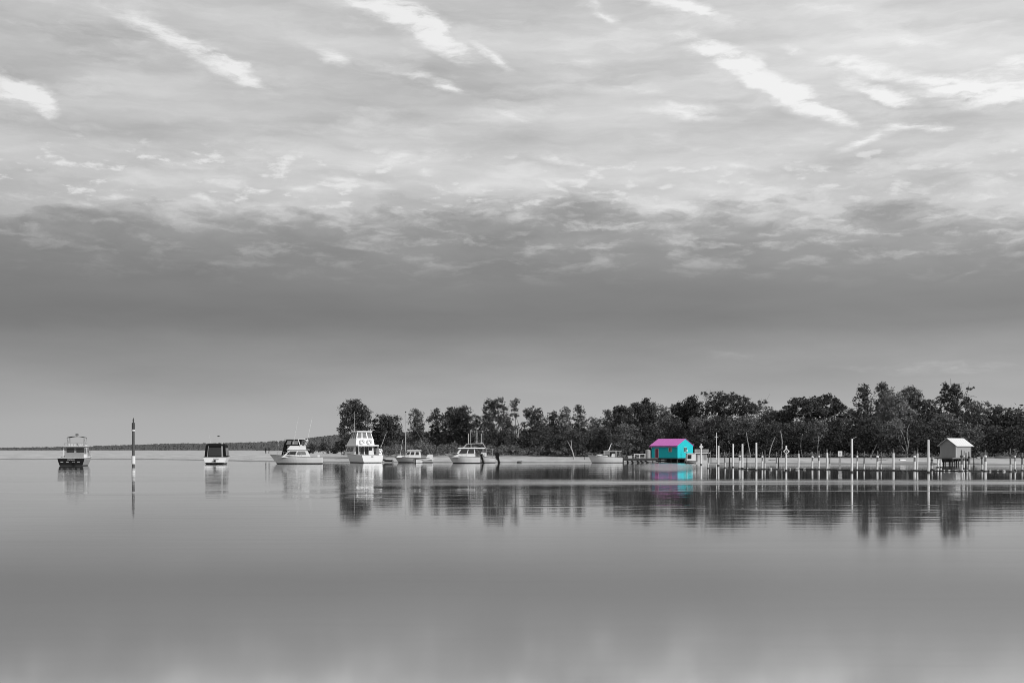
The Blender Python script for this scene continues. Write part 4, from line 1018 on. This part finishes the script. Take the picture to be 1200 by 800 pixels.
Lh = (794-764.0)*k/(_c+_s*_t)*1.03; Wh = (811.8-794)*k/(_s-_c*_t)*1.03
bh, wl_, rf_, x0, x1 = shed('boathouse', 'bright teal boathouse with a pink roof standing on stilts over the water', 794, dh, 0, Lh, Wh, zf, zev, zap, tealb, pinkb, .28, 1, 'boathouse')
# the long wall recedes to the left, the gable to the right of the nearest corner
bh.rotation_euler = (0, 0, R(-TH+0))
fl = MB().box(x0-.1,x1+.12,-.12,Wh+.1,zf-.16,zf-.01).build('floor_frame', dtimber, bh)
for i in range(5):
    for j in range(3):
        xx = x0+.15+(Lh-.3)*i/4; yy = .15+(Wh-.3)*j/2
        MB().tube([(xx,yy,-.8),(xx,yy,zf-.16)], .09, 8).build('stilt', dtimber, bh)
MB().box(x0+.1,x1-.05,Wh-.12,Wh-.06,-.6,zf-.17).build('dark_gap_backing', dtimber, bh); MB().box(x0+.2,x1-.3,.9,.98,.1,.32).build('dark_gap_plank', dtimber, bh)  # dark slab and plank added to darken the bright gap behind the stilts
def opening(root, box, fr, kind, fm, pm, axis='y', extra=None):
    """window or door: frame plus pane, on the long wall (axis y, at y=0) or on the gable (axis x, at x=x1)"""
    a, b, z0_, z1_ = box; t_ = fr
    f = MB(); p = MB()
    def bx(mb, u0, u1, w0, w1, d0, d1):
        if axis == 'y': mb.box(u0,u1,-d1,-d0,w0,w1)
        else: mb.box(x1+d0,x1+d1,u0,u1,w0,w1)
    bx(f,a-t_,a,z0_-t_,z1_+t_,.0,.06); bx(f,b,b+t_,z0_-t_,z1_+t_,.0,.06); bx(f,a,b,z1_,z1_+t_,.0,.06); bx(f,a,b,z0_-t_,z0_,.0,.06)
    if kind == 'window': bx(f,(a+b)/2-.025,(a+b)/2+.025,z0_,z1_,.0,.05)
    bx(p,a,b,z0_,z1_,.005,.03)
    o = f.build(kind, fm, root); p.build('pane' if kind == 'window' else 'leaf_panel', pm, o); return o
# door and window on the long wall (positions as fractions of its length)
fx = lambda px: x0+Lh*(px-764.3)/(794-764.3)
opening(bh, (fx(768.8),fx(772.0),zf+.05,zat(525.8,dh)), .11, 'door', palepink, maroon)
opening(bh, (fx(784.6),fx(787.3),zat(528.6,dh),zat(524.6,dh)), .10, 'window', palepink, orange)
gy = lambda px: Wh*(px-794)/(811.8-794)
opening(bh, (gy(801.3),gy(804.2),zat(528.9,dh),zat(524.4,dh)), .09, 'window', mat('teal trim', (.35,.6,.6), .6, .1, 2), glass, 'x')
bg_ = MB().ell((x1+.14, gy(804.0), zat(528.0,dh)), (.1,.17,.2), 8, 6).build('float_on_wall', gel, bh)
MB().box(x0-.02,x0+.12,-.16,-.02,zev-.5,zev-.12).build('downpipe_head', gelw, bh)
bgd = MB(); bgd.tube([(x0-.25,-.33,zev-.2),(x1+.04,-.33,zev-.2)], .05, 6); bgd.build('gutter', pinkb, rf_)

# grey boatshed at right: gable to the left, long wall to the right
d2 = 185.; k2 = d2/F
TH2 = 50.
z0_, ze_, za_ = zat(535.8,d2), zat(521.2,d2), zat(513.8,d2)
_c, _s, _t = math.cos(R(TH2)), math.sin(R(TH2)), (1120-600)/F
L2 = (1137-1120)*k2/(_s-_c*_t)*1.03; W2 = (1120-1101.2)*k2/(_c+_s*_t)*1.01
# local X along the long wall: make the long axis point away to the right
bs = thing('boatshed', 'plain grey boatshed with a white metal roof on stilts at the right', 'boatshed', tuple(at(1120.2, d2, 0)), R(90-TH2))
w = MB(); vs = [(0,0,z0_),(L2,0,z0_),(L2,W2,z0_),(0,W2,z0_),(0,0,ze_),(L2,0,ze_),(L2,W2,ze_),(0,W2,ze_),(0,W2/2,za_),(L2,W2/2,za_)]
w.add(vs, [(0,3,2,1),(0,1,5,4),(2,3,7,6),(1,2,6,9,5),(3,0,4,8,7),(4,5,9,8),(6,7,8,9)]); w.build('wall', shedb, bs)
r = MB(); sl_ = (za_-ze_)/(W2/2); ov = .3
for sg in (0,1):
    ya = -ov if sg == 0 else W2+ov; yb = W2/2; zl = ze_-sl_*ov+.03; zr = za_+.03; a, b = -.3, L2+.3; tk = .06
    r.add([(a,ya,zl),(b,ya,zl),(b,yb,zr),(a,yb,zr),(a,ya,zl+tk),(b,ya,zl+tk),(b,yb,zr+tk),(a,yb,zr+tk)], [(0,3,2,1),(4,5,6,7),(0,1,5,4),(1,2,6,5),(2,3,7,6),(3,0,4,7)])
    for i in range(1, 9):
        xx = a+(b-a)*i/9; r.add([(xx-.02,ya,zl+tk),(xx+.02,ya,zl+tk),(xx+.02,yb,zr+tk),(xx-.02,yb,zr+tk),(xx,ya,zl+tk+.03),(xx,yb,zr+tk+.03)], [(0,1,4),(1,2,5,4),(3,0,4,5),(2,3,5)])
r.build('roof', roofw, bs)
MB().box(-1.0,L2,-.06,W2+.3,z0_-.2,z0_-.01).build('floor_frame', timber, bs)
for i in range(4):
    for j in range(3): MB().tube([(-.7+(L2+.6)*i/3,.1+(W2-.2)*j/2,-.8),(-.7+(L2+.6)*i/3,.1+(W2-.2)*j/2,z0_-.2)], .09, 8).build('stilt', dtimber, bs)
MB().box(.3,L2,W2-.15,W2-.1,.3,z0_-.21).build('dark_gap_backing', dtimber, bs); MB().box(L2-.14,L2-.09,.2,W2-.2,.45,z0_-.21).build('dark_gap_backing', dtimber, bs)  # added dark sheets, standing in for the darkness beneath the shed floor
MB().box(-.04,-.005,W2*.12,W2*.88,z0_+.02,z0_+1.95).build('double_door', mat('grey door paint', .27, .7, .1, 2), bs)
tr_ = MB(); tr_.box(-.05,.02,-.05,.06,z0_,ze_-.02); tr_.box(L2-.03,L2+.03,-.05,.04,z0_,ze_-.02); tr_.build('corner_trim', gelw, bs)

# ------------------------------------------------------------------ jetty by the boathouse
dj = 212.; kj = dj/F; zj = zat(536.6,dj)
jt = thing('jetty', 'low dark timber jetty leading to the left end of the blue boathouse', 'jetty', tuple(at(746, dj, 0)), R(0))
XJ = lambda px: (px-746)*kj
dkj = MB()
for i in range(36):
    a = XJ(729)+(XJ(770)-XJ(729))*i/36; dkj.box(a,a+(XJ(770)-XJ(729))/36-.015,-.9,.9,zj-.06,zj)
dkj.build('deck', timber, jt)
MB().box(XJ(729),XJ(770),-.88,-.76,zj-.4,zj-.065).build('bearer', dtimber, jt); MB().box(XJ(729),XJ(770),.76,.88,zj-.26,zj-.065).build('bearer', dtimber, jt)
for i in range(6):
    for sy in (-.8,.8): MB().tube([(XJ(730+i*7.4),sy,-.8),(XJ(730+i*4.6),sy,zj-.07 if i % 3 else zj+.25)], .09, 7).build('pile', dtimber, jt)
wr = thing('safety_rail', 'white painted two-bay rail on the timber jetty', 'railing', tuple(at(749.6, dj-.7, zj)))
for i, p_ in enumerate((743.3,749.6,755.8)): MB().box((p_-749.6)*kj-.06,(p_-749.6)*kj+.06,-.05,.05,0,.62).build('post', wpaint, wr)
MB().box(-6.9*kj,6.8*kj,-.06,.06,.62,.72).build('top_rail', wpaint, wr); MB().box(-6.5*kj,6.4*kj,-.03,.03,.06,.14).build('lower_rail', wpaint, wr)
tk_ = thing('water_tank', 'pale grey upright tank against the left end of the blue boathouse', 'tank', tuple(at(759.3, dj+.2, zj)))
MB().lathe([(.42,0),(.43,.3),(.42,.32),(.43,.6),(.42,.62),(.43,.95),(.42,.97),(.43,1.25),(.36,1.36)], 16).build('drum', mat('corrugated tank', .3, .5, .12, 3), tk_)
MB().lathe([(.12,1.36),(.12,1.44),(.05,1.46)], 10).build('lid', grey, tk_)
def clutter(px, dd, label, name, cat, fn):
    o = thing(name, label, cat, tuple(at(px, dj+dd, zj)), R(random.uniform(-30,30)), 'gear lying on the jetty'); fn(o); return o
def crate(o):
    MB().box(-.3,.3,-.2,.2,.0,.05).build('base', gel, o)
    s_ = MB()
    for a in range(4):
        z = .05+a*.09; s_.box(-.3,.3,-.22,-.19,z,z+.06); s_.box(-.3,.3,.19,.22,z,z+.06); s_.box(-.32,-.29,-.2,.2,z,z+.06); s_.box(.29,.32,-.2,.2,z,z+.06)
    s_.build('slatted_side', gel, o)
def coil(o):
    for i in range(3): MB().torus((0,0,0), .28-.03*i, .05).build('loop', timber, o).rotation_euler = (0,R(90),0)
    for i, c in enumerate(o.children): c.location = (0,0,.05+.08*i)
def trap(o):
    s_ = MB()
    for i in range(5): a = i/4; s_.tube([(-.3+.6*a,-.25,0),(-.3+.6*a,-.2,.3),(-.3+.6*a,0,.42),(-.3+.6*a,.2,.3),(-.3+.6*a,.25,0)], .02, 5)
    for z, y in ((0,-.25),(.3,-.2),(.42,0),(.3,.2),(0,.25)): s_.tube([(-.3,y,z),(.3,y,z)], .02, 5)
    s_.build('frame', rubber, o)
def oars(o):
    MB().tube([(-.8,0,.05),(.9,.1,.5)], .035, 6).build('shaft', gelw, o); MB().box(.85,1.25,.02,.16,.46,.52).build('blade', gel, o)
clutter(738.5,-.3,'white slatted crate on the jetty nearest the white rail','crate','crate',crate)
clutter(734.5,.1,'coiled rope lying at the outer end of the jetty','rope_coil','rope',coil)
clutter(731.5,-.2,'dark wire crab trap at the outer end of the jetty','crab_trap','trap',trap)
clutter(741.3,.3,'long white oar propped on the jetty gear','oar','oar',oars)

# ------------------------------------------------------------------ beach things
def ground_at(px, d, dz=0): return tuple(at(px, d, gz(px, d)+dz))
def updinghy(px, d, L, label, m, rz, name='upturned_dinghy'):
    root = thing(name, label, 'dinghy', ground_at(px, d, .02), R(rz), 'dinghies pulled up on the beach')
    N = 12; vs = []; fs_ = []
    for i in range(N+1):
        t_ = i/N; b = L*.22*(1-max(0,(t_-.45)/.55)**2.2*.96)*(.8+.2*min(1,t_/.3)); x = -L/2+L*t_
        vs += [(x,-b,0),(x,-b*.85,L*.11),(x,0,L*.15*(1-.3*t_**4)),(x,b*.85,L*.11),(x,b,0)]
    for i in range(N):
        for j in range(4): a = i*5+j; fs_.append((a,a+5,a+6,a+1))
    fs_ += [(4,3,2,1,0), tuple(N*5+j for j in range(5))]
    MB().add(vs, fs_).build('hull', m, root, True); MB().tube([(-L/2,0,L*.15),(L*.42,0,L*.125)], .03, 5).build('keel', dtimber, root)
updinghy(1175,206,2.5,'dark dinghy lying upside down on the right-hand beach',mat('dark dinghy paint', .1, .6, .2, 2),175)
updinghy(1058,199,1.2,'tiny white dinghy lying upside down on the beach between the two tallest poles',gel,20)
updinghy(1150,203,1.6,'grey dinghy upside down just right of the grey boatshed',grey,10)
def log(px, d, L, rz, label, r=.1):
    o = MB(); rs = np.random.RandomState(int(px)); o.tube([(-L/2,0,r*.7),(-L/6,.08*L*rs.uniform(-1,1),r),(L/4,.05*L,r*1.1),(L/2,0,r*1.6)], [r,r*.9,r*.7,r*.35], 7)
    o.tube([(0,0,r),(L*.12,.1,r+L*.12)], [r*.5,r*.2], 5)
    q_ = o.build('driftwood', rockm if r < .12 else dtimber, loc=ground_at(px, d)); q_.rotation_euler = (0,0,R(rz)); tag(q_, label, 'driftwood', 'driftwood on the beach')
log(609,214,.9,10,'single dark stick of driftwood at the water edge of the middle beach', .13)
log(1035,200,1.6,5,'driftwood log on the beach right of the tallest middle pole')
log(1163,206,2.4,2,'long low driftwood log left of the upturned dark dinghy')
log(905,205,1.2,-8,'small driftwood log on the beach left of the ringed diamond board')
log(1190,204,1.5,12,'driftwood branch at the right edge of the beach', .09)
fn = thing('beach_rail', 'low dark rail on short posts at the bow of the cuddy runabout', 'railing', ground_at(692, 222))
MB().tube([(-1.1,0,.75),(1.1,0,.8)], .05, 6).build('top_rail', dtimber, fn)
for xx in (-1.0,.1,1.05): MB().tube([(xx,0,-.2),(xx,0,.78)], .05, 6).build('post', wpaint if xx > 1 else dtimber, fn)
for i, (p_, d_, h_) in enumerate(((1164,214,.55),(1172,216,.6),(1178,214,.45),(1130,210,.4),(1021,207,.5),(1112,205,.4))):
    o = MB().lathe([(.09,-.2),(.08,h_*.8),(.05,h_)], 8).build('stake', timber, loc=ground_at(p_, d_))
    tag(o, ['short stake on the bank left of the upturned dark dinghy','short stake standing behind the upturned dark dinghy','short stake right behind the stern of the upturned dark dinghy',
            'short stake in the sand just behind the lit wall of the grey boatshed','lone stake in the sand right of the tallest middle pole','short stake under the grey boatshed'][i], 'stake', 'stakes in the beach')

# ------------------------------------------------------------------ people on the spit, bird in the air
def person(px, d, label, seed, step=.12, h=1.72):
    rs = random.Random(seed); k = h/1.75
    J = [(0,0,.95),(0,0,1.2),(0,.0,1.42),(0,0,1.53),(0,-.02,1.66),   # pelvis, waist, chest, neck, head
         (.2,0,1.40),(.25,.03,1.12),(.22,-.08,.88),(-.2,0,1.40),(-.26,-.02,1.13),(-.24,.06,.88),
         (.1,0,.90),(.12,-step*.6,.5),(.12,-step*.2,.08),(.12,-step*.2-.14,.04),(-.1,0,.90),(-.12,step*.2,.5),(-.12,step,.08),(-.12,step-.14,.04)]
    E = [(0,1),(1,2),(2,3),(3,4),(2,5),(5,6),(6,7),(2,8),(8,9),(9,10),(0,11),(11,12),(12,13),(13,14),(0,15),(15,16),(16,17),(17,18)]
    Rr = [.15,.14,.17,.06,.11,.075,.05,.035,.075,.05,.035,.09,.07,.045,.04,.09,.07,.045,.04]
    me = bpy.data.meshes.new('person'); me.from_pydata([(a*k,b*k,c*k) for a,b,c in J], E, [])
    o = bpy.data.objects.new('person', me); COL.objects.link(o); o.location = ground_at(px, d); o.rotation_euler = (0,0,R(rs.uniform(-40,40)))
    sk = o.modifiers.new('skin','SKIN')
    for i, r in enumerate(Rr): me.skin_vertices[0].data[i].radius = (r*k, r*k)
    me.skin_vertices[0].data[0].use_root = True
    ss = o.modifiers.new('sub','SUBSURF'); ss.levels = 1; ss.render_levels = 1
    dg = bpy.context.evaluated_depsgraph_get(); ne = bpy.data.meshes.new_from_object(o.evaluated_get(dg)); o.modifiers.clear(); o.data = ne
    ne.materials.clear(); ne.materials.append(shirt)
    tag(o, label, 'person', 'people on the sand spit'); return o
person(311.5, 330, 'person in dark clothing standing on the sand, left one of two', 1, h=1.7)
person(315.6, 345, 'person in dark clothing walking on the sand, right one of two', 2, step=.25, h=1.75)
bd = thing('bird', 'small dark bird flying above the boat with the black canvas enclosure', 'bird', tuple(at(256, 190, zat(511, 190))), R(20))
bb = MB(); bb.ell((0,0,0),(.17,.07,.065),8,6); bb.ell((.17,0,.02),(.055,.045,.045),8,6); bb.tube([(.2,0,.02),(.27,0,.0)],[.02,.004],5)
bb.add([(-.14,-.04,0),(-.14,.04,0),(-.3,.07,.01),(-.3,-.07,.01),(-.14,0,.03)],[(0,1,2,3),(0,3,2,4),(0,4,1),(1,4,2)])
for sy in (1,-1): bb.add([(.08,sy*.04,.02),(-.08,sy*.04,.02),(-.10,sy*.2,.07),(.05,sy*.2,.09),(-.12,sy*.38,.03),(-.06,sy*.38,.04),(0,sy*.04,.05),(-.02,sy*.2,.10)],[(0,1,2,3),(2,4,5,3),(0,3,7,6),(1,6,7,2),(3,5,7),(2,7,4),(4,7,5)])
bb.build('body', feather, bd, True)
